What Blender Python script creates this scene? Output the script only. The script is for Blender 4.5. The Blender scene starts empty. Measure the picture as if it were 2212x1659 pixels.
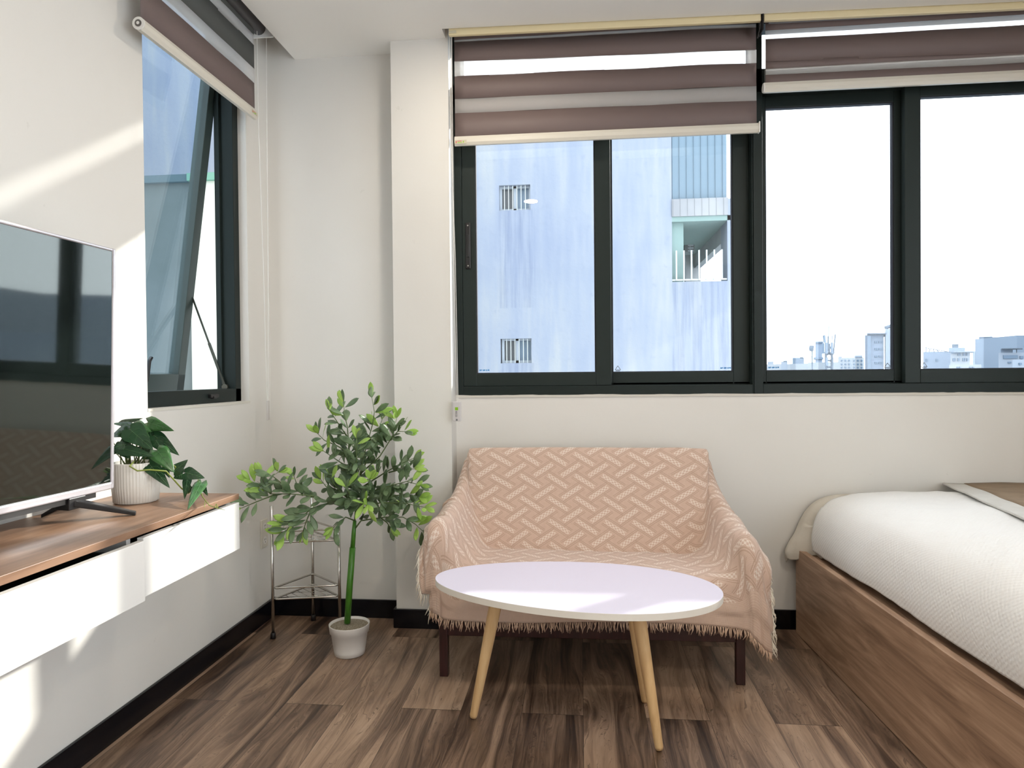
import bpy, math, random
from math import pi, sin, cos, radians as R
from mathutils import Vector, Matrix, noise
random.seed(7)
S = bpy.context.scene
C = S.collection
# ------------------------------------------------------------------ camera
W_, H_, F_ = 2212, 1659, 1461.0
YAW, PITCH, ROLL, EYE = .101, -.0127, -.009, 1.10
fw = Vector((-sin(YAW)*cos(PITCH), cos(YAW)*cos(PITCH), sin(PITCH)))
rt = Vector((cos(YAW), sin(YAW), 0)); up = rt.cross(fw)
rt, up = cos(ROLL)*rt + sin(ROLL)*up, -sin(ROLL)*rt + cos(ROLL)*up
cam = bpy.data.objects.new('camera', bpy.data.cameras.new('camera'))
C.objects.link(cam); S.camera = cam
cam.data.sensor_width = 36; cam.data.lens = 36*F_/W_; cam.data.clip_start = .05; cam.data.clip_end = 2000
m3 = Matrix((rt, up, -fw)).transposed().to_4x4(); m3.translation = Vector((0, 0, EYE)); cam.matrix_world = m3
def ray(x, y): return (x-W_/2)/F_*rt - (y-H_/2)/F_*up + fw
def at(ax, v, x, y):                       # point of the plane ax = v that is seen at pixel x, y
    d = ray(x, y); t = (v-(0, 0, EYE)[ax])/d[ax]; return Vector((0, 0, EYE)) + t*d
# ------------------------------------------------------------------ world, sun, exposure
w = bpy.data.worlds.new('world'); S.world = w; w.use_nodes = True
bg = w.node_tree.nodes['Background']; bg.inputs[0].default_value = (.93, .97, 1, 1); bg.inputs[1].default_value = 3.6
sun = bpy.data.lights.new('sun', 'SUN'); sun.energy = 4.8; sun.angle = R(1.1); sun.color = (1, .93, .82)
so = bpy.data.objects.new('sun', sun); C.objects.link(so)
so.rotation_euler = Vector((-1.13, -1, -.635)).to_track_quat('-Z', 'Y').to_euler()
S.view_settings.view_transform = 'Standard'; S.view_settings.look = 'None'
S.view_settings.gamma = 1; S.view_settings.use_curve_mapping = False
S.view_settings.exposure = 0.40
# ------------------------------------------------------------------ mesh helper
class M:
    def __init__(s): s.v = []; s.f = []; s.mi = []; s.uv = {}
    def add(s, vs, fs, mi=0, T=None):
        b = len(s.v)
        for v in vs: s.v.append(tuple(T @ Vector(v)) if T else tuple(v))
        for f in fs: s.f.append(tuple(b+i for i in f)); s.mi.append(mi)
        return s
    def box(s, x0, x1, y0, y1, z0, z1, mi=0, T=None):
        if x0 > x1: x0, x1 = x1, x0
        if y0 > y1: y0, y1 = y1, y0
        if z0 > z1: z0, z1 = z1, z0
        v = [(x, y, z) for z in (z0, z1) for y in (y0, y1) for x in (x0, x1)]
        return s.add(v, [(0, 2, 3, 1), (4, 5, 7, 6), (0, 1, 5, 4), (2, 6, 7, 3), (0, 4, 6, 2), (1, 3, 7, 5)], mi, T)
    def prism(s, pts, z0, z1, mi=0, T=None):
        n = len(pts)
        v = [(x, y, z0) for x, y in pts]+[(x, y, z1) for x, y in pts]
        f = [tuple(range(n-1, -1, -1)), tuple(range(n, 2*n))]+[(i, (i+1) % n, n+(i+1) % n, n+i) for i in range(n)]
        return s.add(v, f, mi, T)
    def hexa(s, a, b, mi=0):               # two quads of 4 points each, joined
        return s.add(list(a)+list(b), [(3, 2, 1, 0), (4, 5, 6, 7), (0, 1, 5, 4), (1, 2, 6, 5), (2, 3, 7, 6), (3, 0, 4, 7)], mi)
    def tube(s, pts, r, n=8, mi=0, closed=False, flat=1.0):
        pts = [Vector(p) for p in pts]; k = len(pts)
        rs = r if isinstance(r, (list, tuple)) else [r]*k
        vs = []; ref = None
        for i, p in enumerate(pts):
            if closed: t = pts[(i+1) % k]-pts[i-1]
            else: t = pts[min(i+1, k-1)]-pts[max(i-1, 0)]
            t.normalize()
            if ref is None: ref = t.orthogonal().normalized() if abs(t.z) > .9 else Vector((0, 0, 1))
            a = t.cross(ref).normalized(); b = a.cross(t).normalized(); ref = b
            for j in range(n):
                q = 2*pi*j/n; vs.append(p+rs[i]*(cos(q)*a+flat*sin(q)*b))
        fs = []
        for i in range(k if closed else k-1):
            for j in range(n):
                i2 = (i+1) % k; fs.append((i*n+j, i*n+(j+1) % n, i2*n+(j+1) % n, i2*n+j))
        if not closed: fs += [tuple(range(n-1, -1, -1)), tuple((k-1)*n+j for j in range(n))]
        return s.add(vs, fs, mi)
    def lathe(s, prof, c=(0, 0, 0), n=40, mi=0, flute=0, amp=0):
        vs = []; k = len(prof)
        for (r, z) in prof:
            for j in range(n):
                q = 2*pi*j/n; rr = r*(1+(amp*cos(flute*q) if flute else 0))
                vs.append((c[0]+rr*cos(q), c[1]+rr*sin(q), c[2]+z))
        fs = [(i*n+j, i*n+(j+1) % n, (i+1)*n+(j+1) % n, (i+1)*n+j) for i in range(k-1) for j in range(n)]
        if prof[0][0] > 1e-4: fs.append(tuple(range(n-1, -1, -1)))
        return s.add(vs, fs, mi)
    def grid(s, rows, mi=0):
        n = len(rows[0]); vs = [p for r in rows for p in r]
        return s.add(vs, [(i*n+j, i*n+j+1, (i+1)*n+j+1, (i+1)*n+j) for i in range(len(rows)-1) for j in range(n-1)], mi)
    def build(s, name, mat, parent=None, smooth=False, bevel=0, label=None, solid=0, sub=0, origin=None):
        me = bpy.data.meshes.new(name); me.from_pydata(s.v, [], s.f)
        for m in (mat if isinstance(mat, (list, tuple)) else [mat]): me.materials.append(m)
        me.polygons.foreach_set('material_index', s.mi)
        if smooth: me.polygons.foreach_set('use_smooth', [True]*len(s.f))
        me.update(); o = bpy.data.objects.new(name, me); C.objects.link(o)
        if parent:
            o.parent = parent; o.location = -wloc(parent)
        elif origin is not None:
            og = Vector(origin); me.transform(Matrix.Translation(-og)); o.location = og
        if solid: md = o.modifiers.new('s', 'SOLIDIFY'); md.thickness = solid; md.offset = 0
        if bevel: md = o.modifiers.new('b', 'BEVEL'); md.width = bevel; md.segments = 2; md.limit_method = 'ANGLE'; md.harden_normals = False
        if sub: md = o.modifiers.new('d', 'SUBSURF'); md.levels = sub; md.render_levels = sub
        if label: o['label'] = label
        return o
def wloc(o):
    v = Vector((0, 0, 0))
    while o: v += o.location; o = o.parent
    return v
def thing(name, label, cat, loc=(0, 0, 0), group=None):
    o = bpy.data.objects.new(name, None); C.objects.link(o); o.location = loc; o.empty_display_size = .1
    o['label'] = label; o['category'] = cat
    if group: o['group'] = group
    return o
def tag(o, label, cat, group=None):
    o['label'] = label; o['category'] = cat
    if group: o['group'] = group
    return o
def struct(o): o['kind'] = 'structure'; return o
def swin(name, loc):
    o = bpy.data.objects.new(name, None); C.objects.link(o); o.location = loc; o['kind'] = 'structure'; return o
# ------------------------------------------------------------------ shader helper
class N:                                    # arithmetic on node sockets
    def __init__(s, t, k): s.t = t; s.k = k
    def _m(s, op, *a):
        n = s.t.nodes.new('ShaderNodeMath'); n.operation = op
        for i, x in enumerate((s,)+a):
            if isinstance(x, N): s.t.links.new(x.k, n.inputs[i])
            else: n.inputs[i].default_value = x
        return N(s.t, n.outputs[0])
    def __add__(s, o): return s._m('ADD', o)
    def __sub__(s, o): return s._m('SUBTRACT', o)
    def __mul__(s, o): return s._m('MULTIPLY', o)
    def __truediv__(s, o): return s._m('DIVIDE', o)
    def floor(s): return s._m('FLOOR')
    def fract(s): return s._m('FRACT')
    def abs(s): return s._m('ABSOLUTE')
    def lt(s, o): return s._m('LESS_THAN', o)
    def gt(s, o): return s._m('GREATER_THAN', o)
    def max(s, o): return s._m('MAXIMUM', o)
    def min(s, o): return s._m('MINIMUM', o)
    def sin(s): return s._m('SINE')
    def pw(s, o): return s._m('POWER', o)
def mk(name, col=(.8, .8, .8), rough=.6, metal=0, **kw):
    m = bpy.data.materials.new(name); m.use_nodes = True; t = m.node_tree; b = t.nodes['Principled BSDF']
    b.inputs['Base Color'].default_value = (*col, 1); b.inputs['Roughness'].default_value = rough; b.inputs['Metallic'].default_value = metal
    for k, v in kw.items():
        b.inputs[{'spec': 'Specular IOR Level', 'ior': 'IOR', 'coat': 'Coat Weight', 'trans': 'Transmission Weight', 'sheen': 'Sheen Weight', 'sss': 'Subsurface Weight'}[k]].default_value = v
    return m
def T(m): return m.node_tree
def coord(m, kind='Object'):
    n = T(m).nodes.new('ShaderNodeTexCoord'); return n.outputs[kind]
def xyz(m, sock):
    n = T(m).nodes.new('ShaderNodeSeparateXYZ'); T(m).links.new(sock, n.inputs[0]); return [N(T(m), o) for o in n.outputs]
def comb(m, *a):
    n = T(m).nodes.new('ShaderNodeCombineXYZ')
    for i, x in enumerate(a):
        if isinstance(x, N): T(m).links.new(x.k, n.inputs[i])
        else: n.inputs[i].default_value = x
    return n.outputs[0]
def noi(m, vec, scale=5, detail=4, rough=.55, dist=0, col=False):
    n = T(m).nodes.new('ShaderNodeTexNoise'); T(m).links.new(vec, n.inputs['Vector'])
    n.inputs['Scale'].default_value = scale; n.inputs['Detail'].default_value = detail; n.inputs['Roughness'].default_value = rough; n.inputs['Distortion'].default_value = dist
    return N(T(m), n.outputs[0])
def white(m, vec):
    n = T(m).nodes.new('ShaderNodeTexWhiteNoise'); n.noise_dimensions = '3D'; T(m).links.new(vec, n.inputs['Vector']); return N(T(m), n.outputs['Value'])
def ramp(m, fac, stops):
    n = T(m).nodes.new('ShaderNodeValToRGB'); T(m).links.new(fac.k, n.inputs[0]); e = n.color_ramp.elements
    while len(e) < len(stops): e.new(.5)
    for i, (p, c) in enumerate(stops): e[i].position = p; e[i].color = (*c, 1)
    return n.outputs[0]
def mix(m, fac, a, b, mode='MIX'):
    n = T(m).nodes.new('ShaderNodeMix'); n.data_type = 'RGBA'; n.blend_type = mode
    for sk, x in ((n.inputs[0], fac), (n.inputs[6], a), (n.inputs[7], b)):
        if isinstance(x, N): T(m).links.new(x.k, sk)
        elif isinstance(x, (int, float)): sk.default_value = x
        elif isinstance(x, tuple): sk.default_value = (*x, 1)
        else: T(m).links.new(x, sk)
    return n.outputs[2]
def base(m, sock): T(m).links.new(sock, T(m).nodes['Principled BSDF'].inputs['Base Color'])
def bump(m, h, strength=.3, dist=.01):
    n = T(m).nodes.new('ShaderNodeBump'); n.inputs['Strength'].default_value = strength; n.inputs['Distance'].default_value = dist
    T(m).links.new(h.k, n.inputs['Height']); T(m).links.new(n.outputs[0], T(m).nodes['Principled BSDF'].inputs['Normal'])
def tint(name, a, b, scale=4, rough=.6, bstr=0, **kw):   # two colours mixed by noise
    m = mk(name, a, rough, **kw); c = coord(m); f = noi(m, c, scale, 5); base(m, ramp(m, f, [(.35, a), (.65, b)]))
    if bstr: bump(m, noi(m, c, scale*12, 3), bstr, .002)
    return m
# wall paint with faint scuffs
def paint(name, a, b):
    m = mk(name, a, .62); c = coord(m); f = noi(m, c, 1.7, 6); g = noi(m, c, 11, 5, .7)
    sc = g.gt(.69)*.35
    base(m, mix(m, sc, ramp(m, f, [(.3, a), (.7, b)]), tuple(x*.86 for x in a))); bump(m, noi(m, c, 60, 4), .08, .003); return m
WALL = paint('wall_paint', (.715, .69, .645), (.745, .725, .685))
CEIL = mk('ceiling_paint', (.90, .88, .83), .7)
BLACKTILE = mk('black_baseboard_tile', (.004, .004, .006), .2, spec=.3)
def woodfloor():
    m = mk('wood_look_tile', (.2, .12, .08), .34); t = T(m)
    x, y, z = xyz(m, coord(m))
    row = (x/.2).floor(); odd = (row/2).fract()*2
    v = (y-2.780+odd*.6)/1.2; colm = v.floor()
    fx = (x/.2).fract(); fy = v.fract()
    sd = white(m, comb(m, row, colm, 7.7)); sd2 = white(m, comb(m, colm, row, 2.2))
    vx = comb(m, x*7+sd*31, y*.9+sd2*17, sd*9)
    warp = noi(m, vx, 1.1, 3, .5)
    g1 = noi(m, comb(m, x*16+sd*31+warp*5, y*.85+sd2*13, sd*5), 1.0, 6, .6)
    g2 = noi(m, comb(m, x*120+sd*50+warp*22, y*3.2, sd2*5), 1.0, 4, .6)
    rings = ((x*36+sd*20+warp*26).sin()*.5+.5)
    f = g1*.60+g2*.34+rings*.08+sd*.15-.075
    col = ramp(m, f, [(.34, (.026, .014, .009)), (.42, (.080, .046, .029)), (.50, (.175, .110, .072)), (.60, (.32, .21, .14)), (.74, (.46, .32, .22))])
    ln = ((g1*11+warp*3).fract()-.5).abs().gt(.47)*g2.gt(.46)
    col = mix(m, ln*.55, col, (.045, .024, .016)); col = mix(m, g2.gt(.64)*.55, col, (.055, .028, .018))
    gap = (fx*.2).lt(.0014).max((fy*1.2).lt(.0020))
    base(m, mix(m, gap, col, (.03, .02, .016)))
    bump(m, g2*.25-gap*1.0, .25, .0012)
    return m
FLOOR = woodfloor()
def wood(name, cols, sx, sy, sz, rough=.4, seed=0, fine=.25, coat=0):
    m = mk(name, cols[1], rough); x, y, z = xyz(m, coord(m))
    vv = comb(m, x*sx+seed, y*sy+seed, z*sz)
    wp = noi(m, vv, .8, 3); k = noi(m, vv, 2.2, 5, .6, 1.2)
    fi = noi(m, comb(m, x*sx*8, y*sy*1.5, z*sz*8), 1.5, 3)
    f = k*(1-fine)+fi*fine
    base(m, ramp(m, f, [(.3, cols[0]), (.5, cols[1]), (.7, cols[2])])); bump(m, fi, .08, .001); return m
BEDWOOD = wood('walnut_bed_board', [(.17, .095, .056), (.36, .222, .14), (.56, .375, .25)], 7, .9, 9, .45, 3)
TOPWOOD = wood('walnut_cabinet_top', [(.15, .078, .045), (.25, .142, .085), (.34, .205, .13)], 9, 1.0, 9, .42, 9)
ASH = wood('ash_leg_wood', [(.52, .31, .14), (.66, .43, .21), (.74, .52, .28)], 9, 9, 1.2, .42, 1)
DARKW = wood('mahogany_stained_wood', [(.018, .005, .005), (.032, .008, .008), (.05, .013, .012)], 14, 14, 1.5, .3, 4)
ALU = mk('dark_green_grey_aluminium', (.013, .020, .0185), .42, 0, spec=.2)
ALU2 = mk('dark_grey_aluminium_sash', (.018, .026, .024), .42, 0, spec=.2)
GASK = mk('black_gasket', (.006, .006, .012), .6)
BLACK = mk('black_plastic', (.008, .008, .009), .3)
GWHITE = mk('gloss_white_lacquer', (.80, .79, .76), .16, coat=.2)
SILVER = mk('silver_plastic', (.62, .60, .64), .3, .55)
CHROME = mk('polished_steel', (.62, .60, .56), .16, 1)
RUB = mk('black_rubber', (.01, .008, .008), .5)
WPLAS = mk('white_plastic', (.78, .76, .72), .35)
OFFW = mk('off_white_plastic', (.66, .62, .54), .35)
CREAM = mk('cream_aluminium_rail', (.80, .68, .42), .35)
POTW = mk('white_pot_plastic', (.70, .67, .63), .4)
CERAM = mk('white_ceramic', (.72, .69, .63), .28)
TTOP = mk('white_laminate', (.70, .665, .80), .28)
TEDGE = tint('white_edge_band', (.74, .70, .63), (.66, .61, .54), 3, .5)
SCREEN = mk('black_glass_screen', (.006, .009, .008), .04, ior=1.82)
INK = mk('grey_ink', (.12, .12, .12), .6); INKB = mk('blue_ink', (.05, .25, .55), .6); INKG = mk('green_ink', (.25, .5, .02), .6); INKR = mk('red_ink', (.6, .16, .12), .6)
T(SCREEN).nodes['Principled BSDF'].inputs['Specular Tint'].default_value = (.93, 1, .93, 1)
def glass(name, tr, refl, rough=0.0):
    m = bpy.data.materials.new(name); m.use_nodes = True; t = T(m); t.nodes.remove(t.nodes['Principled BSDF'])
    o = t.nodes['Material Output']; a = t.nodes.new('ShaderNodeBsdfTransparent'); a.inputs[0].default_value = (*tr, 1)
    g = t.nodes.new('ShaderNodeBsdfGlossy'); g.inputs['Roughness'].default_value = rough; g.inputs[0].default_value = (.95, .97, 1, 1)
    ge = t.nodes.new('ShaderNodeNewGeometry'); dt = t.nodes.new('ShaderNodeVectorMath'); dt.operation = 'DOT_PRODUCT'
    t.links.new(ge.outputs['Normal'], dt.inputs[0]); t.links.new(ge.outputs['Incoming'], dt.inputs[1])
    fac = ((N(t, dt.outputs['Value']).abs()*-1+1).max(0.0).pw(5.0)*(1-refl)+refl).min(.9)
    x = t.nodes.new('ShaderNodeMixShader'); t.links.new(fac.k, x.inputs[0]); t.links.new(a.outputs[0], x.inputs[1]); t.links.new(g.outputs[0], x.inputs[2]); t.links.new(x.outputs[0], o.inputs[0]); return m
GLASS = glass('clear_window_glass', (.95, .975, 1.0), .035)
GLASSB = glass('blue_tinted_glass', (.88, .95, 1.0), .06)
def cloth(name, col, trans, rough=.8, see=0.0, lines=0):
    m = bpy.data.materials.new(name); m.use_nodes = True; t = T(m); b = t.nodes['Principled BSDF']
    b.inputs['Base Color'].default_value = (*col, 1); b.inputs['Roughness'].default_value = rough
    o = t.nodes['Material Output']; tl = t.nodes.new('ShaderNodeBsdfTranslucent'); tl.inputs[0].default_value = (*col, 1)
    x = t.nodes.new('ShaderNodeMixShader'); x.inputs[0].default_value = trans
    t.links.new(b.outputs[0], x.inputs[1]); t.links.new(tl.outputs[0], x.inputs[2]); last = x
    if see:
        tp = t.nodes.new('ShaderNodeBsdfTransparent'); y = t.nodes.new('ShaderNodeMixShader'); y.inputs[0].default_value = see
        t.links.new(x.outputs[0], y.inputs[1]); t.links.new(tp.outputs[0], y.inputs[2]); last = y
    t.links.new(last.outputs[0], o.inputs[0]); return m
BAND = cloth('brown_blind_band', (.165, .12, .112), .05, .6)
BANDG = cloth('dark_grey_blind_band', (.085, .09, .085), .03)
SHEER = cloth('sheer_blind_mesh', (.80, .78, .76), .4, .8, .55)
# ------------------------------------------------------------------ room shell
XL, YA, YP, YW = -1.426, 3.0, 2.887, 3.0
XR, YB, ZC = 2.75, -3.2, 2.555
def wbox(name, *b):
    m = M(); m.box(*b); return struct(m.build(name, WALL))
m = M(); m.box(XL-.2, XR+.1, YB-.1, YW+.02, -.1, 0); struct(m.build('floor', FLOOR))
# left wall with the awning window opening
WL0, WL1, WLZ0, WLZ1 = 2.105, 2.797, 1.0, 2.62
m = M(); m.box(XL-.14, XL, YB, WL0, 0, 2.75); m.box(XL-.14, XL, WL1, YA+.14, 0, 2.75)
m.box(XL-.14, XL, WL0, WL1, 0, WLZ0); m.box(XL-.14, XL, WL0, WL1, WLZ1, 2.75); struct(m.build('wall_left', WALL))
m = M(); m.box(XL, -.557, YA, YA+.14, 0, 2.75); m.box(-.81, -.557, YP, YA, 0, 2.75); struct(m.build('wall_corner', WALL))
OX0, OX1, OZ0, OZ1 = -.561, 2.065, 1.012, 2.62
m = M(); m.box(-.557, XR, YW, YW+.14, 0, OZ0); m.box(-.557, XR, YW, YW+.14, OZ1, 2.75); m.box(OX1, XR, YW, YW+.14, OZ0, OZ1)
struct(m.build('wall_back', WALL))
m = M(); m.box(XR, XR+.1, 1.1, YW+.14, 0, 2.75); m.box(XR, XR+.1, YB, 1.1, 0, .1); m.box(XR, XR+.1, YB, 1.1, 2.5, 2.75); struct(m.build('wall_right', WALL))
m = M(); m.box(XL-.14, XR+.1, YB-.1, YB, 0, 2.75)
struct(m.build('wall_rear', WALL))
# ceiling with blind pockets along the left wall and the window wall
m = M()
m.prism([(-1.29, YB), (XR, YB), (XR, 2.900), (.741, 2.847), (-.53, 2.812), (-.567, 2.811), (-.567, YA), (-1.29, YA)], ZC, ZC+.04)
m.box(XL-.14, XR+.1, YB-.1, YW+.14, 2.75, 2.80)
m.box(-1.29, -1.27, YB, YA, ZC+.04, 2.75)
struct(m.build('ceiling', CEIL))
BB = .083
def bboard(name, *b): mm = M(); mm.box(*b); return struct(mm.build(name, BLACKTILE, bevel=.002))
bboard('baseboard_left', XL, XL+.012, YB, YA, 0, BB); bboard('baseboard_corner', XL+.012, -.822, YA-.012, YA, 0, BB)
mm = M(); mm.box(-.822, -.545, YP-.012, YP, 0, BB); mm.box(-.822, -.81, YP, YA, 0, BB); mm.box(-.557, -.545, YP, YW, 0, BB); struct(mm.build('baseboard_pillar', BLACKTILE, bevel=.002))
bboard('baseboard_back', -.545, XR, YW-.012, YW, 0, BB); bboard('baseboard_right', XR-.012, XR, YB, YW-.012, 0, BB)
# unseen glazing added in the right wall to bring in more daylight
root = swin('fill_window', (XR+.05, -1.05, .1)); m = M()
for y in (-3.2, -2.13, -1.06, 0, 1.05): m.box(XR+.03, XR+.08, y, y+.05, .1, 2.5)
m.box(XR+.03, XR+.08, -3.2, 1.1, .1, .15); m.box(XR+.03, XR+.08, -3.2, 1.1, 2.45, 2.5); m.build('window_frame', ALU, root)
m = M(); m.box(XR+.05, XR+.055, -3.2, 1.1, .1, 2.5); m.build('glass_pane', GLASS, root)
# ------------------------------------------------------------------ windows of the back wall
def ring(m, x0, x1, z0, z1, wl, wr, wb, wt, y0, y1):
    m.box(x0, x0+wl, y0, y1, z0, z1); m.box(x1-wr, x1, y0, y1, z0, z1); m.box(x0+wl, x1-wr, y0, y1, z0, z0+wb); m.box(x0+wl, x1-wr, y0, y1, z1-wt, z1)
def sticker(root, x, y, z, kind):
    m = M()
    if kind == 'tri':
        for a, b in (((0, 0), (.012, .018)), ((.012, .018), (.024, 0)), ((.024, 0), (0, 0))):
            m.tube([(x+a[0], y, z+a[1]), (x+b[0], y, z+b[1])], .0011, 4)
        m.box(x+.002, x+.022, y-.0004, y, z-.006, z-.003); return m.build('recycling_mark', INK, root)
    for i, wd in enumerate((.006, .004, .007, .004, .005, .007)): m.box(x+i*.0075, x+i*.0075+wd, y-.0004, y, z+(i % 2)*.001, z+.0065)
    return m.build('glass_stamp', INKB, root)
def slider(name, fx0, fx1, panes, handles, marks):
    root = swin(name, ((fx0+fx1)/2, YW, OZ0)); m = M()
    ring(m, fx0, fx1, OZ0, OZ1, .038, .004 if fx1 < 1 else .038, .040, .03, YW-.002, YW+.10); m.box(fx0, fx1, YW-.002, YW+.10, 2.30, 2.40)
    m.box(fx0, fx1, YW+.05, YW+.058, OZ0+.04, OZ0+.052)
    m.build('window_frame', ALU, root, bevel=.0015)
    m = M(); m.box(fx0+.03, fx1-.003, YW+.045, YW+.05, 2.39, 2.595); m.build('glass_pane', GLASS, root)
    for k, (x0, x1, gx0, gx1, y0) in enumerate(panes):
        m = M(); y1 = y0+.032; ring(m, x0, x1, 1.053, 2.305, gx0-x0, x1-gx1, .056, .052, y0, y1)
        sash = m.build('sash', ALU2, root, bevel=.002)
        m = M(); ring(m, gx0, gx1, 1.109, 2.253, .004, .004, .004, .004, y0+.004, y1-.004); m.build('gasket', GASK, sash)
        m = M(); m.box(gx0, gx1, y0+.014, y0+.019, 1.109, 2.253); m.build('glass_pane', GLASS, sash)
        if k in handles:
            hx = handles[k]; m = M(); m.box(hx, hx+.024, y0-.008, y0, 1.578, 1.785); h = m.build('handle', BLACK, sash, bevel=.004)
            m = M(); m.box(hx+.006, hx+.018, y0-.014, y0-.008, 1.63, 1.73); m.build('latch', BLACK, sash, bevel=.002)
            m = M()
            for z in (1.592, 1.771): m.tube([(hx+.012, y0-.0095, z), (hx+.012, y0-.007, z)], .0032, 8)
            m.build('screw', CHROME, sash)
        for (kk, sx, kd) in marks:
            if kk == k: sticker(sash, sx, y0+.0135, 1.121, kd)
    return root
slider('window_1', OX0, .741, [(-.523, .136, -.463, .068, YW+.004), (.07, .737, .143, .668, YW+.050)], {0: -.508}, [(0, -.452, 'txt'), (1, .155, 'tri'), (1, .615, 'txt')])
slider('window_2', .743, OX1, [(.745, 1.42, .807, 1.338, YW+.050), (1.362, 2.03, 1.423, 1.965, YW+.004)], {0: .760}, [(0, .82, 'txt'), (0, 1.305, 'tri'), (1, 1.432, 'tri')])
# plaster edge strip under the frames
m = M(); xs = [OX0+i*(OX1-OX0)/90 for i in range(91)]
top = [(x, YW-.004, 1.0125+.0035*noise.noise(Vector((x*6, 0, 0)))+.002*noise.noise(Vector((x*25, 3, 0)))) for x in xs]
m.grid([[(x, YW-.004, 1.002) for x in xs], top]); m.grid([top, [(x, YW+.002, z) for x, y, z in top]]); struct(m.build('trim_1', mk('rough_plaster', (.62, .59, .53), .9)))
# ------------------------------------------------------------------ awning window of the left wall
root = swin('window_3', (XL-.07, (WL0+WL1)/2, WLZ0)); FX0, FX1 = XL-.10, XL-.037
m = M(); m.box(FX0, FX1, WL0, WL0+.05, WLZ0, WLZ1); m.box(FX0, FX1, WL1-.045, WL1, WLZ0, WLZ1); m.box(FX0, FX1, WL0, WL1, WLZ0, WLZ0+.055); m.box(FX0, FX1, WL0, WL1, WLZ1-.05, WLZ1)
m.box(FX0-.012, FX0+.01, WL1-.06, WL1-.04, WLZ0+.05, WLZ1-.05); m.build('window_frame', ALU, root, bevel=.0015)
m = M(); m.box(FX1-.02, FX1+.012, 2.535, 2.595, WLZ0+.022, WLZ0+.036); m.box(FX1-.01, FX1+.016, 2.55, 2.575, WLZ0+.018, WLZ0+.028); m.build('latch_keep', BLACK, root, bevel=.002)
ang = -R(7.5); hz = 2.585; TS = Matrix.Translation((FX0+.03, 0, hz)) @ Matrix.Rotation(-ang, 4, 'Y')
L = 1.555; y0, y1 = WL0+.03, WL1-.045
m = M()
for b in ((-.045, 0, y0, y0+.052, -L, 0), (-.045, 0, y1-.052, y1, -L, 0), (-.045, 0, y0, y1, -L, -L+.075), (-.045, 0, y0, y1, -.06, 0), (-.06, -.045, y0-.01, y1+.008, -L-.012, -L+.02)):
    m.box(*b, T=TS)
sash = m.build('sash', mk('green_grey_aluminium_sash', (.045, .066, .062), .36), root, bevel=.002)
m = M(); m.box(-.030, -.024, y0+.045, y1-.045, -L+.07, -.05, T=TS); m.build('glass_pane', GLASSB, sash)
m = M(); hy = at(0, -1.62, 336, 800).y
m.tube([TS @ Vector(p) for p in ((.004, hy-.03, -L+.03), (.03, hy-.028, -L+.028), (.036, hy-.012, -L+.032), (.034, hy+.004, -L+.055), (.034, hy+.006, -L+.13), (.034, hy+.016, -L+.145))], .008, 8, flat=.7); m.build('handle', BLACK, sash, smooth=True)
pA = TS @ Vector((-.02, y1-.004, -1.12)); pB = Vector((FX0+.02, WL1-.055, WLZ0+.062)); mid = pA.lerp(pB, .55)
m = M(); m.tube([pA, pB], .0085, 4, flat=.5); m.tube([mid, pB], .013, 4, flat=.5); m.tube([pB+Vector((.0, .006, 0)), pB+Vector((.004, -.012, 0))], .012, 12); m.build('stay_arm', mk('grey_steel_stay', (.10, .10, .08), .4, .6), root)
m = M(); m.box(XL-.003, XL+.0015, WL0, WL1+.004, WLZ0-.010, WLZ0); struct(m.build('trim_2', mk('sill_plaster', (.66, .63, .56), .8)))

# ------------------------------------------------------------------ roller blinds
def lerp(a, b, t): return a+(b-a)*t
def blind(name, label, P0, P1, bands, zt, bar, n=(0, -1), grp='striped roller blinds at the windows', wave=.0, cass=None, kind='back'):
    # P0,P1: (x,y) ends of the fabric; bands: list of (z_top_left, z_bottom_left, z_top_right, z_bottom_right, material, depth)
    root = thing(name, label, 'blind', ((P0[0]+P1[0])/2, (P0[1]+P1[1])/2, bar), grp)
    NX = 28
    for bi, (a0, b0, a1, b1, mt, dp) in enumerate(bands):
        m = M(); rows = []
        for k in range(3):
            row = []
            for i in range(NX+1):
                t = i/NX; x = lerp(P0[0], P1[0], t); y = lerp(P0[1], P1[1], t)
                zt_, zb_ = lerp(a0, a1, t), lerp(b0, b1, t); z = lerp(zt_, zb_, k/2)
                wv = wave*noise.noise(Vector((t*4+bi*.3, z*3, bi)))
                row.append((x-n[0]*dp+n[0]*wv, y-n[1]*dp+n[1]*wv, z+wave*.6*noise.noise(Vector((t*3.1, 9, 0)))))
            rows.append(row)
        m.grid(rows); m.build('sheer_band' if mt is SHEER else 'opaque_band', mt, root, smooth=True, solid=.0006)
    return root
def rail(root, p0, p1, rz=.016, ry=.011, mat=OFFW, name='bottom_rail'):
    m = M(); p0, p1 = Vector(p0), Vector(p1); d = (p1-p0).normalized(); s = d.cross(Vector((0, 0, 1)))
    pr = [(-.9, -.2), (-1, .25), (-.75, .8), (-.2, 1), (.5, 1), (1, .3), (1, -.4), (.5, -1), (-.5, -1)]
    a = [p0+s*ry*x+Vector((0, 0, rz*z)) for x, z in pr]; b = [p1+s*ry*x+Vector((0, 0, rz*z)) for x, z in pr]; k = len(pr)
    m.add(a+b, [tuple(range(k)), tuple(range(2*k-1, k-1, -1))]+[(i, k+i, k+(i+1) % k, (i+1) % k) for i in range(k)])
    r = m.build(name, mat, root)
    return r
def chain(root, pts, r=.0013, name='cord'):
    m = M(); m.tube(pts, r, 5); return m.build(name, WPLAS, root)
k1 = lambda z, y: EYE+(z-EYE)*y/2.93
yl, yr = 2.915, 2.935
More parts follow.
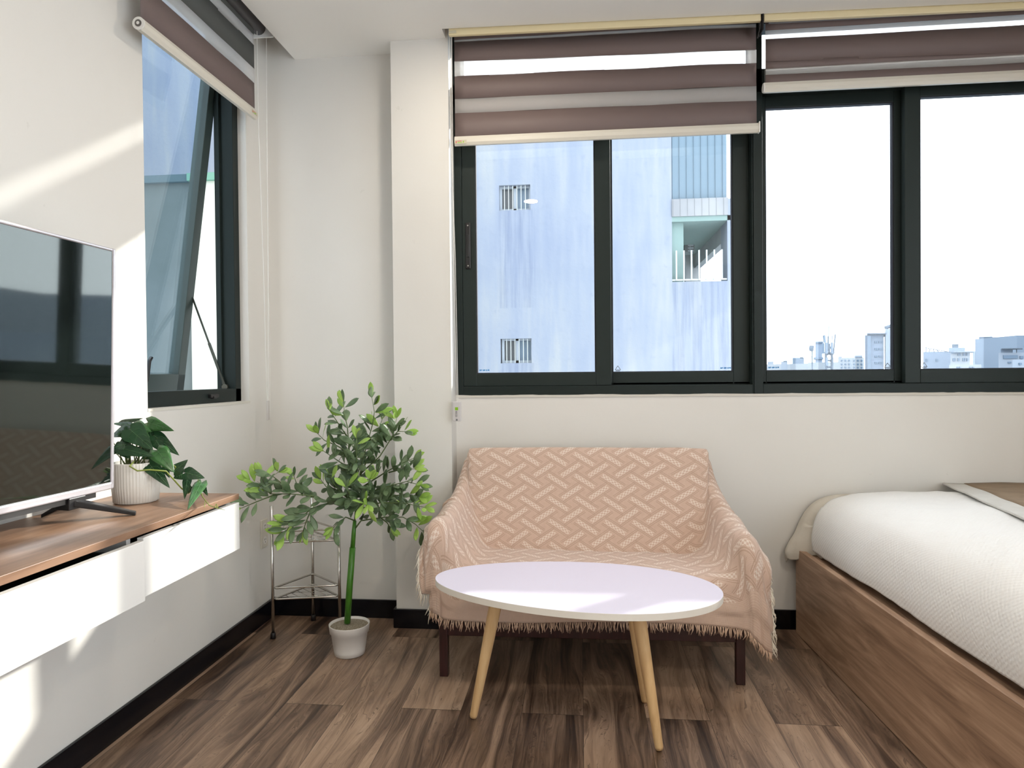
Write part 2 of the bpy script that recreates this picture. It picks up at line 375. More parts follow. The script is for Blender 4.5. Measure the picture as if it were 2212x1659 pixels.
def B1(zl0, zl1, zr0, zr1, mt, dp=0): return (k1(zl0, yl), k1(zl1, yl), k1(zr0, yr), k1(zr1, yr), mt, dp)
b1 = blind('roller_blind', 'brown and sheer striped roller blind over the left half of the back window, hanging lowest', (-.534, yl), (.742, yr),
    [B1(2.62, 2.565, 2.60, 2.56, BAND), B1(2.565, 2.556, 2.56, 2.545, SHEER), B1(2.558, 2.472, 2.550, 2.450, BAND, .004), B1(2.472, 2.405, 2.450, 2.395, SHEER), B1(2.408, 2.309, 2.395, 2.300, BAND), B1(2.309, 2.247, 2.300, 2.239, SHEER), B1(2.320, 2.235, 2.31, 2.23, BAND, .012), B1(2.247, 2.125, 2.239, 2.125, BAND)], 2.6, 2.1, wave=.006)
zb0, zb1 = k1(2.124, yl), k1(2.124, yr)
r_ = rail(b1, (-.536, yl, zb0), (.750, yr, zb1), .0195, .012)
m = M(); m.box(.7490, .7530, yr-.014, yr+.012, zb1-.02, zb1+.024); m.build('end_cap', WPLAS, b1, bevel=.001)
def minilabel(root, x, y, z, wd=.052, hh=.016, T_=None):
    m = M(); m.box(x, x+wd, y-.0006, y, z, z+hh, T=T_); l = m.build('label', mk('label_paper', (.55, .50, .38), .5), root)
    m = M(); m.box(x+.004, x+.009, y-.001, y-.0005, z+.003, z+hh-.004, T=T_)
    m.box(x+.012, x+.030, y-.001, y-.0005, z+hh*.60, z+hh*.78, T=T_); m.build('print', INKR, root)
    m = M(); m.box(x+.012, x+.032, y-.001, y-.0005, z+hh*.22, z+hh*.4, T=T_); m.box(x+wd-.016, x+wd-.012, y-.001, y-.0005, z+.004, z+hh-.005, T=T_); m.build('print', INKG, root)
minilabel(b1, -.534, yl-.0115, zb0-.014)
# cassettes of the two back blinds
def cassette(root, x0, y0, x1, y1):
    m = M(); a = Vector((x0, y0, 0)); b = Vector((x1, y1, 0)); s = Vector((0, .018, 0))
    f = []
    for p in (a, b): f.append([p+Vector((0, 0, 2.530)), p+s+Vector((0, 0, 2.530)), p+s+Vector((0, 0, 2.62)), p+Vector((0, 0, 2.62))])
    m.hexa(*f); return m.build('cassette', CREAM, root, bevel=.003)
cassette(b1, -.540, 2.818, .741, 2.852)
m = M(); m.box(-.538, -.507, 2.8155, 2.8175, 2.537, 2.548); m.build('label', mk('label_paper_top', (.62, .56, .40), .5), b1)
c1 = chain(b1, [(-.540, 2.846, 2.54), (-.542, 2.85, 2.2), (-.528, 2.856, 1.6), (-.523, 2.86, 1.0), (-.525, 2.86, .99)])
chain(b1, [(-.531, 2.84, 2.54), (-.534, 2.845, 2.2), (-.535, 2.856, 1.6), (-.528, 2.86, .99)])
m = M(); m.box(-.546, -.510, 2.854, 2.868, .905, .990); wgt = m.build('cord_weight', mk('grey_white_plastic', (.60, .57, .57), .3), b1, bevel=.003)
m = M(); m.box(-.535, -.522, 2.8525, 2.854, .953, .966); m.build('leaf_logo', INKG, wgt)
def text(s_, size, loc, rot, mat, parent, name='lettering'):
    cu = bpy.data.curves.new(name, 'FONT'); cu.body = s_; cu.size = size; cu.extrude = .0004; cu.align_x = 'CENTER'; cu.align_y = 'CENTER'
    tmp = bpy.data.objects.new('t', cu); dg = bpy.context.evaluated_depsgraph_get()
    C.objects.link(tmp); dg.update(); me = bpy.data.meshes.new_from_object(tmp.evaluated_get(dg)); bpy.data.objects.remove(tmp)
    me.materials.clear(); me.materials.append(mat); o = bpy.data.objects.new(name, me); C.objects.link(o)
    o.parent = parent; o.location = Vector(loc)-wloc(parent); o.rotation_euler = rot; return o
text('eco', .017, (-.5285, 2.8530, .937), (pi/2, pi/2, 0), INK, wgt)
m = M(); m.tube([(-.528, 2.8525, .912), (-.528, 2.8545, .912)], .004, 10); m.build('rivet', INK, wgt)
# second blind
y2a, y2b = 2.925, 2.935; X2 = 2.06; tt = (X2-.778)/(1.784-.778)
def B2(zl0, zl1, zr0, zr1, mt, dp=0):
    zr0, zr1 = lerp(zl0, zr0, tt), lerp(zl1, zr1, tt)
    return (k1(zl0, y2a), k1(zl1, y2a), k1(zr0, y2b), k1(zr1, y2b), mt, dp)
b2 = blind('roller_blind', 'brown and sheer striped roller blind over the right half of the back window, rolled higher', (.776, y2a), (X2, y2b),
    [B2(2.62, 2.527, 2.60, 2.530, BAND), B2(2.527, 2.491, 2.530, 2.489, SHEER), B2(2.491, 2.398, 2.489, 2.380, BAND), B2(2.406, 2.366, 2.387, 2.369, BAND, .0015), B2(2.368, 2.343, 2.371, 2.338, SHEER), B2(2.374, 2.32, 2.377, 2.32, BANDG, .02), B2(2.343, 2.29, 2.338, 2.29, BAND)], 2.6, 2.27, wave=.003)
rail(b2, (.768, y2a, k1(2.289, y2a)), (X2, y2b, k1(2.287, y2b)), .020, .012)
m = M(); m.tube([(.765, y2a, k1(2.289, y2a)), (.769, y2a, k1(2.289, y2a))], .019, 14); m.build('end_cap', WPLAS, b2)
cassette(b2, .752, 2.853, 2.06, 2.888)
m = M(); m.tube([(.78, y2a-.035, 2.553), (X2, y2b-.035, 2.553)], .018, 14); m.build('roller_tube', mk('grey_tube', (.22, .21, .22), .4, .3), b2)
m = M(); m.box(.7445, .749, 2.845, 2.905, 2.49, 2.58); m.tube([(.7465, 2.86, 2.60), (.7465, 2.87, 2.53), (.737, 2.895, 2.48)], .004, 5); m.build('bracket', BLACK, b2)
# left-hand blind
def B3(a, b, mt, dp=0): return (a, b, a, b, mt, dp)
b3 = blind('roller_blind', 'dark striped roller blind hanging over the side window on the left wall', (-1.362, 2.005), (-1.362, 2.752),
    [B3(2.66, 2.548, BANDG, .0), B3(2.548, 2.500, SHEER), B3(2.505, 2.405, BANDG), B3(2.405, 2.345, SHEER), B3(2.345, 2.225, BAND)], 2.6, 2.2, n=(1, 0), wave=.002)
rail(b3, (-1.362, 1.998, 2.208), (-1.362, 2.756, 2.212), .020, .013)
m = M(); m.tube([(-1.362, 1.9975, 2.208), (-1.362, 1.9935, 2.208)], .020, 18); ec = m.build('end_cap', WPLAS, b3)
m = M(); m.tube([(-1.362, 1.9935, 2.208), (-1.362, 1.992, 2.208)], .011, 16); m.build('end_plug', mk('grey_plug', (.12, .11, .10), .5), ec)
m = M(); m.tube([(-1.362, 1.9925, 2.208), (-1.362, 1.991, 2.208)], .005, 12); m.build('end_pin', WPLAS, ec)
m = M(); m.tube([(-1.362, 1.99, 2.60), (-1.362, 2.80, 2.60)], .030, 16); m.build('roller_tube', mk('dark_grey_tube', (.10, .095, .10), .4), b3, smooth=True)
for y_ in (2.80, 1.975): m = M(); m.box(-1.425, -1.30, y_, y_+.006, 2.56, 2.66); m.build('bracket', WPLAS, b3)
TL = Matrix.Translation((-1.3485, 2.70, 2.202)) @ Matrix.Rotation(pi/2, 4, 'Z')
minilabel(b3, 0, 0, 0, .045, .014, TL)
cx_ = -1.355
chain(b3, [(cx_, 2.768, 2.58), (cx_, 2.770, 2.2), (cx_, 2.800, 1.5), (cx_, 2.812, 1.05), (cx_, 2.818, .99)], .0014)
chain(b3, [(cx_+.006, 2.842, 2.58), (cx_+.006, 2.834, 2.1), (cx_+.006, 2.828, 1.5), (cx_, 2.826, .99)], .0014)
m = M(); m.box(cx_-.004, cx_+.004, 2.814, 2.832, .915, 1.0); m.build('cord_weight', mk('clear_grey_plastic', (.55, .52, .49), .3), b3, bevel=.002)
# ------------------------------------------------------------------ ceiling downlights
LAMP = bpy.data.materials.new('lamp_diffuser'); LAMP.use_nodes = True; T(LAMP).nodes.remove(T(LAMP).nodes['Principled BSDF'])
e_ = T(LAMP).nodes.new('ShaderNodeEmission'); e_.inputs[0].default_value = (1, .86, .68, 1); e_.inputs[1].default_value = 14; T(LAMP).links.new(e_.outputs[0], T(LAMP).nodes['Material Output'].inputs[0])
def downlight(x, y, lab, power):
    r = thing('ceiling_light', lab, 'ceiling light', (x, y, ZC), 'round ceiling lights')
    m = M(); m.lathe([(.052, -.001), (.066, -.006), (.070, -.001), (.070, .0)], (x, y, ZC), 32); m.build('trim_ring', WPLAS, r, smooth=True)
    m = M(); m.lathe([(.0, -.003), (.053, -.003)], (x, y, ZC), 32); m.build('diffuser', LAMP, r)
    l = bpy.data.lights.new('downlight', 'AREA'); l.shape = 'DISK'; l.size = .11; l.energy = power; l.color = (1, .90, .76)
    o = bpy.data.objects.new('downlight_lamp', l); C.objects.link(o); o.parent = r; o.location = (0, 0, -.008)
downlight(-.4, .4, 'round warm ceiling light nearest the camera over the table', 7)
downlight(-.35, 2.3, 'round warm ceiling light just in front of the left back blind', 5)
downlight(1.3, .4, 'added round warm fill light on the ceiling above the bed', 12)  # fill lamp added out of view to brighten the room
downlight(1.9, -1.8, 'added round warm fill light on the ceiling behind the camera', 16)  # another unseen lamp, added as fill from behind the camera
# ------------------------------------------------------------------ wall outlet
r = thing('wall_outlet', 'white double power socket on the left wall near the corner', 'socket', (XL, 2.91, .4))
m = M(); m.box(XL, XL+.006, 2.878, 2.942, .335, .462); m.build('face_plate', OFFW, r, bevel=.002)
for z in (.368, .430):
    m = M(); m.tube([(XL+.006, 2.91, z), (XL+.0075, 2.91, z)], .017, 16); q = m.build('receptacle', WPLAS, r)
    m = M(); m.box(XL+.0075, XL+.0082, 2.903, 2.905, z, z+.009); m.box(XL+.0075, XL+.0082, 2.914, 2.916, z, z+.009); m.tube([(XL+.0074, 2.91, z-.008), (XL+.0082, 2.91, z-.008)], .0025, 8); m.build('slots', BLACK, q)
# ------------------------------------------------------------------ wall-hung television cabinet
ZT = .744
cab = thing('tv_cabinet', 'wall-hung television cabinet with brown wood top and glossy white drawers', 'cabinet', (-1.24, 1.5, .574))
m = M(); m.box(XL+.001, -1.05, .55, 1.985, .726, ZT); m.build('top', TOPWOOD, cab, bevel=.0012)
m = M(); m.box(XL+.001, -1.08, .57, 1.975, .585, .600); m.box(XL+.001, -1.08, 1.96, 1.975, .60, .726); m.box(XL+.001, XL+.016, .57, 1.96, .60, .726)
for y in (.57, 1.505): m.box(XL+.016, -1.08, y, y+.015, .60, .726)
m.build('carcass', GWHITE, cab)
for y0_, y1_, xf in ((1.526, 1.985, -1.050), (1.045, 1.500, -1.030), (.57, 1.040, -1.050)):
    m = M(); m.box(xf-.017, xf, y0_, y1_, .573, .7165); d = m.build('drawer', GWHITE, cab, bevel=.001)
    m = M(); m.box(xf-.30, xf-.017, y0_+.03, y0_+.042, .605, .695); m.box(xf-.30, xf-.017, y1_-.042, y1_-.03, .605, .695); m.box(xf-.30, xf-.017, y0_+.042, y1_-.042, .605, .610); m.box(xf-.30, xf-.29, y0_+.042, y1_-.042, .61, .695); m.build('drawer_box', mk('gap_shade_board', (.03, .028, .026), .6), d)  # box coloured near black to give the shade in the drawer gap
# ------------------------------------------------------------------ television
tv = thing('television', 'large flat television with thin silver bezel standing on the white and wood cabinet', 'television', (-1.30, 1.2, ZT))
TV = Matrix.Translation((-1.262, 1.715, .803)) @ Matrix.Rotation(R(-1.7), 4, 'Z') @ Matrix.Rotation(R(1.5), 4, 'Y') @ Matrix.Translation((0, 0, -.803))      # local -y runs towards the camera, +x faces the room
z0, z1, ln = .803, 1.451, 1.14
m = M(); m.box(-.045, -.006, -ln, 0, z0+.004, z1-.002, T=TV); m.box(-.075, -.045, -ln+.2, -.2, z0+.05, z0+.35, T=TV); m.build('back_housing', BLACK, tv, bevel=.006)
m = M(); bw = .011
m.box(-.012, 0, -bw, 0, z0, z1, T=TV); m.box(-.012, 0, -ln, -ln+bw, z0, z1, T=TV); m.box(-.012, 0, -ln+bw, -bw, z1-.009, z1, T=TV); m.box(-.014, .002, -ln+bw, -bw, z0, z0+.019, T=TV)
m.build('bezel', SILVER, tv, bevel=.0035)
m = M(); m.box(-.008, -.003, -ln+bw, -bw, z0+.019, z1-.009, T=TV); m.build('screen', SCREEN, tv)
m = M(); m.box(-.035, -.006, -ln+.05, -.06, z0-.014, z0, T=TV); m.build('lower_strip', BLACK, tv)
for yy in (-.13, -ln+.17):
    m = M(); ap = TV @ Vector((-.02, yy, z0-.004)); 
    def foot(q0, w0, q1, w1, th):
        d = (q1-q0); s = Vector((-d.y, d.x, 0)).normalized(); a = [q0+s*w0, q0-s*w0, q0-s*w0-Vector((0, 0, th*2)), q0+s*w0-Vector((0, 0, th*2))]; b = [q1+s*w1, q1-s*w1, q1-s*w1-Vector((0, 0, th)), q1+s*w1-Vector((0, 0, th))]; m.hexa(a, b)
    foot(ap, .020, TV @ Vector((.105, yy+.075, ZT+.0115)), .011, .009); foot(ap, .020, TV @ Vector((-.085, yy-.01, ZT+.015)), .013, .009)
    m.box(-.04, 0, yy-.028, yy+.028, z0-.03, z0, T=TV); m.build('stand_foot', BLACK, tv, bevel=.002)
# ------------------------------------------------------------------ leaf builder
def leaf(m, a, b, wd, nrm, droop=.0, fold=.18, heart=False, mi=0, nseg=7):
    a, b = Vector(a), Vector(b); ax = b-a; L = ax.length; ax.normalize(); s = ax.cross(nrm)
    if s.length < 1e-3: s = ax.orthogonal()
    s.normalize(); n = s.cross(ax).normalized(); rows = []
    for i in range(nseg+1):
        t = i/nseg
        if heart: wv = wd*1.12*(1-t)**.85*(min(1, t*5+.30))**.8; 
        else: wv = wd*sin(pi*(min(1, t*.97+.03))**1.35)**.75
        if t == 1: wv = 0
        back = -L*.14*(1-t)**6 if heart else 0
        p = a+ax*(t*L)-n*(droop*L*t*t)
        row = []
        for k in (-1, -.55, 0, .55, 1):
            row.append(p+s*(wv/2*k)+n*(abs(k)*wv*fold-(.10*wv*k*k))+ax*(back*abs(k)))
        rows.append(row)
    m.grid(rows, mi)
    return rows, n
def leafmat(name, a, b, rough, vein=None):
    mt = mk(name, a, rough); c = coord(mt); f = noi(mt, c, 16, 4); base(mt, ramp(mt, f, [(.3, a), (.7, b)]))
    return mt
LD = leafmat('dark_leaf', (.010, .038, .014), (.028, .085, .034), .24)
LB = leafmat('bright_leaf', (.025, .095, .022), (.065, .19, .055), .26)
LT = leafmat('tree_leaf', (.045, .095, .035), (.19, .27, .14), .42)
LY = leafmat('young_leaf', (.22, .40, .05), (.38, .56, .13), .5)
VINE = mk('vine_stem', (.24, .30, .05), .5); DST = mk('dark_stem', (.07, .05, .03), .6)
# ------------------------------------------------------------------ trailing plant in fluted pot
pp = thing('potted_trailing_plant', 'dark green trailing leafy plant in a ribbed white pot on the wooden cabinet top', 'plant', (-1.283, 1.83, ZT))
pc = (-1.283, 1.835, ZT)
m = M(); m.lathe([(.052, .0), (.0585, .004), (.0625, .05), (.0635, .112), (.062, .116), (.057, .116), (.056, .095)], pc, 192, flute=48, amp=.010); m.build('pot', CERAM, pp, smooth=True)
m = M(); rows = []
m.lathe([(.0, .100), (.03, .103), (.0565, .098)], pc, 32); m.build('soil', tint('moss_soil', (.10, .07, .03), (.22, .17, .06), 60, .9, .5), pp)
def z3(x, y, Y):
    p = at(1, Y, x/3.318, 840+y/3.318)
    return p if p.z > ZT+.012 else at(2, ZT+.012, x/3.318, 840+y/3.318)
lv = [((870, 245), (1015, 211), 42, 0, 1.86, 1.84), ((935, 258), (800, 248), 42, 0, 1.84, 1.80), ((1060, 240), (1243, 300), 100, 1, 1.86, 1.84), ((930, 290), (1088, 425), 160, 0, 1.80, 1.78), ((925, 290), (795, 345), 90, 0, 1.83, 1.79), ((930, 390), (800, 425), 85, 0, 1.80, 1.77),
      ((860, 425), (1100, 480), 95, 0, 1.79, 1.77), ((1105, 335), (1283, 475), 100, 0, 1.86, 1.85), ((1070, 290), (1105, 420), 110, 0, 1.87, 1.86), ((1125, 440), (1245, 590), 135, 1, 1.80, 1.78), ((1070, 540), (1217, 708), 105, 0, 1.81, 1.79), ((1245, 595), (1345, 508), 85, 0, 1.85, 1.86), ((1330, 600), (1467, 638), 95, 0, 1.87, 1.88), ((1310, 610), (1240, 640), 80, 0, 1.86, 1.85),
      ((1345, 640), (1320, 785), 62, 0, 1.88, 1.88), ((1445, 672), (1348, 838), 88, 1, 1.89, 1.88), ((1448, 690), (1490, 768), 45, 0, 1.90, 1.90), ((880, 400), (805, 470), 80, 0, 1.82, 1.80), ((960, 255), (1080, 300), 90, 1, 1.86, 1.84), ((960, 330), (850, 400), 95, 0, 1.84, 1.80), ((1120, 370), (1170, 455), 90, 0, 1.85, 1.83), ((1000, 410), (1110, 460), 90, 0, 1.84, 1.82), ((900, 330), (990, 300), 80, 0, 1.88, 1.88),
      ((1100, 470), (1010, 500), 70, 0, 1.83, 1.81), ((1180, 560), (1215, 640), 50, 0, 1.86, 1.86), ((760, 300), (700, 360), 90, 0, 1.84, 1.84), ((980, 300), (1075, 350), 95, 1, 1.85, 1.83), ((950, 280), (870, 330), 80, 0, 1.86, 1.83), ((1010, 350), (1130, 400), 90, 0, 1.87, 1.86), ((880, 450), (930, 500), 60, 0, 1.79, 1.78), ((1150, 470), (1190, 560), 80, 0, 1.84, 1.83), ((1260, 560), (1330, 600), 70, 0, 1.87, 1.88), ((1370, 700), (1330, 760), 45, 0, 1.89, 1.89), ((770, 420), (700, 470), 90, 0, 1.83, 1.83)]
md_, mb_, ms, mv = M(), M(), M(), M()
for (a, b, w_, br, ya, yb) in lv:
    A, B = z3(*a, ya), z3(*b, yb); sc = (A-z3(a[0]+100, a[1], ya)).length/100
    n = (Vector((0, 0, EYE))-A).normalized()+Vector((random.uniform(-.25, .25), 0, random.uniform(.05, .35)))
    rws, nn_ = leaf(mb_ if br else md_, A, B, w_*sc*1.05, n, droop=random.uniform(-.02, .12), fold=.12, heart=True, nseg=9)
    up_ = nn_*.0009; mv.tube([rw[2]+up_ for rw in rws], [.0007]*8+[.0004, .0002], 4)
    for k_ in (1, 3, 5):
        for sd in (0, 4): mv.tube([rws[k_][2]+up_, rws[k_+1][1 if sd == 0 else 3]+up_, rws[k_+2][sd].lerp(rws[k_+2][2], .25)+up_], [.0004, .0003, .0002], 3)
    o_ = Vector(pc)+Vector((random.uniform(-.03, .03), random.uniform(-.03, .03), .10))
    if a[0] < 1200: ms.tube([o_, o_.lerp(A, .5)+Vector((0, 0, .008)), A], [.0018, .0014, .001], 5)
md_.add(mv.v, mv.f, 1); md_.build('leaves', [LD, mk('pale_vein', (.09, .20, .08), .5)], pp, smooth=True); mb_.build('pale_leaves', LB, pp, smooth=True, solid=.0005, label='lighter green leaves')
ms.build('leaf_stalks', mk('leaf_stalk', (.10, .14, .03), .5), pp, smooth=True)
m = M()
vn = [(960, 520, 1.79), (930, 555, 1.765), (985, 588, 1.763), (1070, 580, 1.77), (1190, 590, 1.80), (1245, 650, 1.84), (1300, 712, 1.87), (1350, 748, 1.89), (1425, 700, 1.90), (1452, 775, 1.90), (1500, 835, 1.915), (1545, 852, 1.92), (1612, 868, 1.925)]
m.tube([z3(*p) for p in vn], [.0022]*8+[.0018, .0016, .0014, .0011, .0005], 6)
m.tube([z3(1240, 545, 1.83), z3(1260, 560, 1.84), z3(1240, 590, 1.84)], .0014, 5); m.tube([z3(1425, 700, 1.90), z3(1420, 655, 1.89), z3(1432, 625, 1.88)], .0012, 5); m.tube([z3(1540, 850, 1.92), z3(1550, 825, 1.92), z3(1560, 850, 1.92)], .0015, 5); m.tube([z3(1470, 800, 1.90), z3(1465, 850, 1.91)], .0008, 4)
m.build('vine', VINE, pp, smooth=True)
# ------------------------------------------------------------------ artificial tree
tr = thing('potted_tree', 'small green leafy tree with straight green trunk in a white pot on the floor', 'plant', (-.92, 2.595, 0))
tc = (-.922, 2.598, 0)
m = M(); m.lathe([(.054, -0), (.059, .002), (.062, .02), (.0715, .088), (.0765, .090), (.0795, .119), (.080, .121), (.0765, .121), (.074, .105)], tc, 48); m.build('pot', POTW, tr, smooth=True, bevel=0)
m = M(); m.lathe([(0, .115), (.03, .116), (.0755, .111)], tc, 40); m.build('gravel', tint('fine_gravel', (.20, .15, .09), (.58, .50, .38), 260, .9, 1.0), tr)
TGR = wood('green_trunk', [(.02, .09, .006), (.045, .17, .012), (.09, .25, .03)], 40, 40, 3, .35, 2)
def tz(x, y, Y): return at(1, Y, 500+x/2.591, 820+y/2.592)
TY = 2.60
m = M(); m.tube([tz(648, 1362, TY), tz(662, 1150, TY), tz(678, 940, TY)], [.0125, .0125, .0118], 12); m.tube([tz(678, 945, TY), tz(684, 860, TY), tz(690, 790, TY)], [.0095, .0085, .007], 12); m.build('trunk', TGR, tr, smooth=True)
br = [  # (zoom x, y, depth) polylines
 [(690, 800, 2.60), (700, 640, 2.60), (712, 560, 2.60), (740, 430, 2.60), (790, 250, 2.59), (800, 180, 2.585), (785, 95, 2.58)],
 [(700, 640, 2.60), (690, 540, 2.60), (660, 400, 2.57), (648, 260, 2.56), (632, 190, 2.55), (628, 130, 2.55)], [(655, 330, 2.58), (600, 250, 2.56), (552, 175, 2.55)], [(675, 420, 2.58), (590, 370, 2.55), (520, 340, 2.54), (480, 300, 2.53)], [(690, 500, 2.59), (620, 470, 2.56), (560, 430, 2.54), (515, 400, 2.53)],
 [(720, 540, 2.60), (780, 400, 2.62), (820, 290, 2.63), (850, 205, 2.64)], [(730, 520, 2.60), (830, 430, 2.60), (900, 320, 2.60), (925, 215, 2.60)], [(890, 340, 2.60), (930, 290, 2.60), (975, 290, 2.60)], [(735, 600, 2.60), (860, 520, 2.58), (950, 470, 2.58), (1020, 440, 2.58)], [(880, 520, 2.58), (960, 500, 2.57), (1022, 500, 2.57)], [(740, 640, 2.60), (870, 600, 2.56), (980, 570, 2.55), (1055, 590, 2.54)],
 [(720, 680, 2.60), (860, 660, 2.56), (980, 640, 2.54), (1045, 655, 2.53)], [(700, 730, 2.60), (830, 690, 2.55), (960, 690, 2.53), (1080, 715, 2.52)], [(695, 830, 2.60), (725, 790, 2.58), (860, 770, 2.55), (960, 770, 2.53), (1030, 810, 2.52), (1072, 850, 2.51)], [(830, 770, 2.55), (870, 800, 2.54), (890, 830, 2.54)],
 [(690, 790, 2.60), (640, 770, 2.57), (600, 800, 2.56), (570, 830, 2.55)], [(700, 700, 2.60), (760, 610, 2.55), (775, 560, 2.53)], [(695, 700, 2.60), (620, 640, 2.57), (570, 580, 2.55), (545, 530, 2.54)], [(695, 690, 2.60), (600, 620, 2.58), (530, 600, 2.57), (500, 560, 2.57)],
 [(690, 730, 2.60), (560, 690, 2.56), (450, 650, 2.53), (330, 640, 2.50), (220, 640, 2.48), (150, 590, 2.47), (105, 565, 2.47)], [(240, 645, 2.48), (150, 680, 2.46), (55, 720, 2.45)], [(330, 640, 2.50), (280, 580, 2.49), (230, 540, 2.49), (262, 518, 2.49)], [(400, 650, 2.52), (370, 600, 2.52), (350, 540, 2.52)], [(560, 690, 2.56), (450, 720, 2.52), (370, 790, 2.50), (290, 810, 2.49)], [(450, 720, 2.52), (420, 790, 2.51), (400, 850, 2.50)], [(370, 790, 2.50), (320, 830, 2.49), (290, 870, 2.49)], [(220, 640, 2.48), (190, 600, 2.48), (165, 540, 2.47)],
 [(690, 720, 2.60), (660, 640, 2.52), (640, 600, 2.50)], [(700, 700, 2.60), (740, 680, 2.50), (760, 700, 2.47)], [(700, 690, 2.60), (800, 650, 2.66), (880, 690, 2.70)], [(700, 560, 2.60), (720, 480, 2.68), (740, 380, 2.70)], [(700, 560, 2.60), (700, 440, 2.52), (700, 330, 2.51)]]
md_, my_, ms = M(), M(), M(); rnd = random.Random(11)
for bi, pl in enumerate(br):
    P = [tz(*p) for p in pl]; ms.tube(P, [lerp(.0034, .0011, i/(len(P)-1)) for i in range(len(P))], 6)
    tot = sum((P[i+1]-P[i]).length for i in range(len(P)-1)); acc = 0; nxt = .055 if tot > .18 else .02; side = 1
    for i in range(len(P)-1):
        d = P[i+1]-P[i]; l = d.length; d.normalize()
        while nxt <= acc+l:
            p = P[i]+d*(nxt-acc); frac = nxt/tot
            for _ in range(2):
                side = -side; v = Vector((rnd.uniform(-1, 1), rnd.uniform(-1, .4), rnd.uniform(-.45, .9))); v -= d*v.dot(d); v.normalize()
                di = (d*rnd.uniform(.35, .95)+v*1.0).normalized(); ll = rnd.uniform(.052, .080)
                nn = Vector((rnd.uniform(-.5, .5), -.75, rnd.uniform(.0, 1.0)))
                yng = frac > .80 and rnd.random() < .62
                q = p+di*.006; leaf(my_ if yng else md_, q, q+di*ll, ll*rnd.uniform(.32, .40), nn, droop=rnd.uniform(-.05, .25), fold=.12, nseg=6)
            nxt += rnd.uniform(.021, .030)
        acc += l
    for k in range(3):
        di = (d+Vector((rnd.uniform(-.6, .6), rnd.uniform(-.4, .2), rnd.uniform(-.3, .6)))).normalized(); ll = rnd.uniform(.042, .060)
        leaf(my_ if rnd.random() < .8 else md_, P[-1], P[-1]+di*ll, ll*.38, Vector((rnd.uniform(-.5, .5), -.9, .5)), droop=.1, fold=.1, nseg=6)
ms.tube([tz(885, 340, 2.60), tz(940, 280, 2.60), tz(985, 210, 2.60)], .0009, 4)
ms.build('branches', mk('green_brown_branch', (.10, .15, .05), .6), tr, smooth=True)
md_.build('leaves', LT, tr, smooth=True, solid=.0004); my_.build('young_leaves', LY, tr, smooth=True, solid=.0004, label='yellow-green young leaves')
# ------------------------------------------------------------------ corner rack
rk = thing('corner_rack', 'three-legged polished steel corner rack standing behind the tree', 'rack', (-1.18, 2.84, 0))
RL, RB, RRr = Vector((-1.298, 2.722, 0)), Vector((-1.211, 2.940, 0)), Vector((-1.030, 2.785, 0))
for p, zt_ in ((RL, .56), (RB, .56), (RRr, .47)):
    m = M(); m.tube([p+Vector((0, 0, .012)), p+Vector((0, 0, zt_))], .0068, 12); q = m.build('post', CHROME, rk, smooth=True)
    m = M(); m.lathe([(.0115, 0), (.0105, .02), (.0085, .026), (.007, .026)], p, 16); m.build('rubber_foot', RUB, q, smooth=True)
def tri_ring(m, z, r=.0043, ins=.0):
    c = (RL+RB+RRr)/3; V = [c+(p-c)*(1-ins/.14) for p in (RL, RRr, RB)]; pts = []
    for i in range(3):
        a, b, c2 = V[i-1], V[i], V[(i+1) % 3]; u1, u2 = (a-b).normalized(), (c2-b).normalized()
        for t in (0, .33, .67, 1):
            q = (b+u1*.022)*(1-t)**2+b*2*t*(1-t)+(b+u2*.022)*t*t; pts.append(q+Vector((0, 0, z)))
    m.tube(pts, r, 8, closed=True); return V
for zt_, zb_ in ((.212, .165), (.452, .405)):
    m = M(); tri_ring(m, zt_); V = tri_ring(m, zb_); sh = m.build('shelf', CHROME, rk, smooth=True)
    m = M(); A, B_, C_ = V
    for k in range(1, 7):
        t = k/7; m.tube([A.lerp(C_, t)+Vector((0, 0, zb_)), A.lerp(B_, t)+Vector((0, 0, zb_))], .0012, 5)
        if k % 2: m.tube([A.lerp(C_, t)+Vector((0, 0, zb_-.001)), B_.lerp(C_, t)+Vector((0, 0, zb_-.001))], .0012, 5)
    m.build('wire_grid', CHROME, sh, smooth=True)
# ------------------------------------------------------------------ coffee table
ct = thing('coffee_table', 'egg-shaped white coffee table on three tapered pale wooden legs', 'table', (-.028, 2.115, 0))
th = R(-8); cc = Vector((-.028, 2.108, 0)); e1, e2 = Vector((cos(th), sin(th), 0)), Vector((-sin(th), cos(th), 0))
pts = []
for i in range(120):
    q = 2*pi*i/120; x = .448*cos(q); y = .247*sin(q)*(1+.13*cos(q)); p = cc+e1*x+e2*y; pts.append((p.x, p.y))
m = M(); m.prism(pts, .430, .450); n_ = len(pts); m.mi = [1, 0]+[1]*n_
m.build('tabletop', [TTOP, TEDGE], ct, bevel=.001)
for bx, by, tx, ty in ((-.351, 2.133, -.262, 2.118), (.221, 1.994, .160, 2.025), (.207, 2.285, .150, 2.225)):
    m = M(); m.tube([(lerp(bx, tx, t), lerp(by, ty, t), lerp(.004, .430, t)) for t in (0, .02, .3, .6, .85, 1)], [.0105, .0125, .0155, .0185, .0205, .0205], 20); g = m.build('leg', ASH, ct, smooth=True)
m = M(); m.box(-.29, -.285, 1.9525, 1.9535, .438, .441); m.build('chip', BLACK, ct)
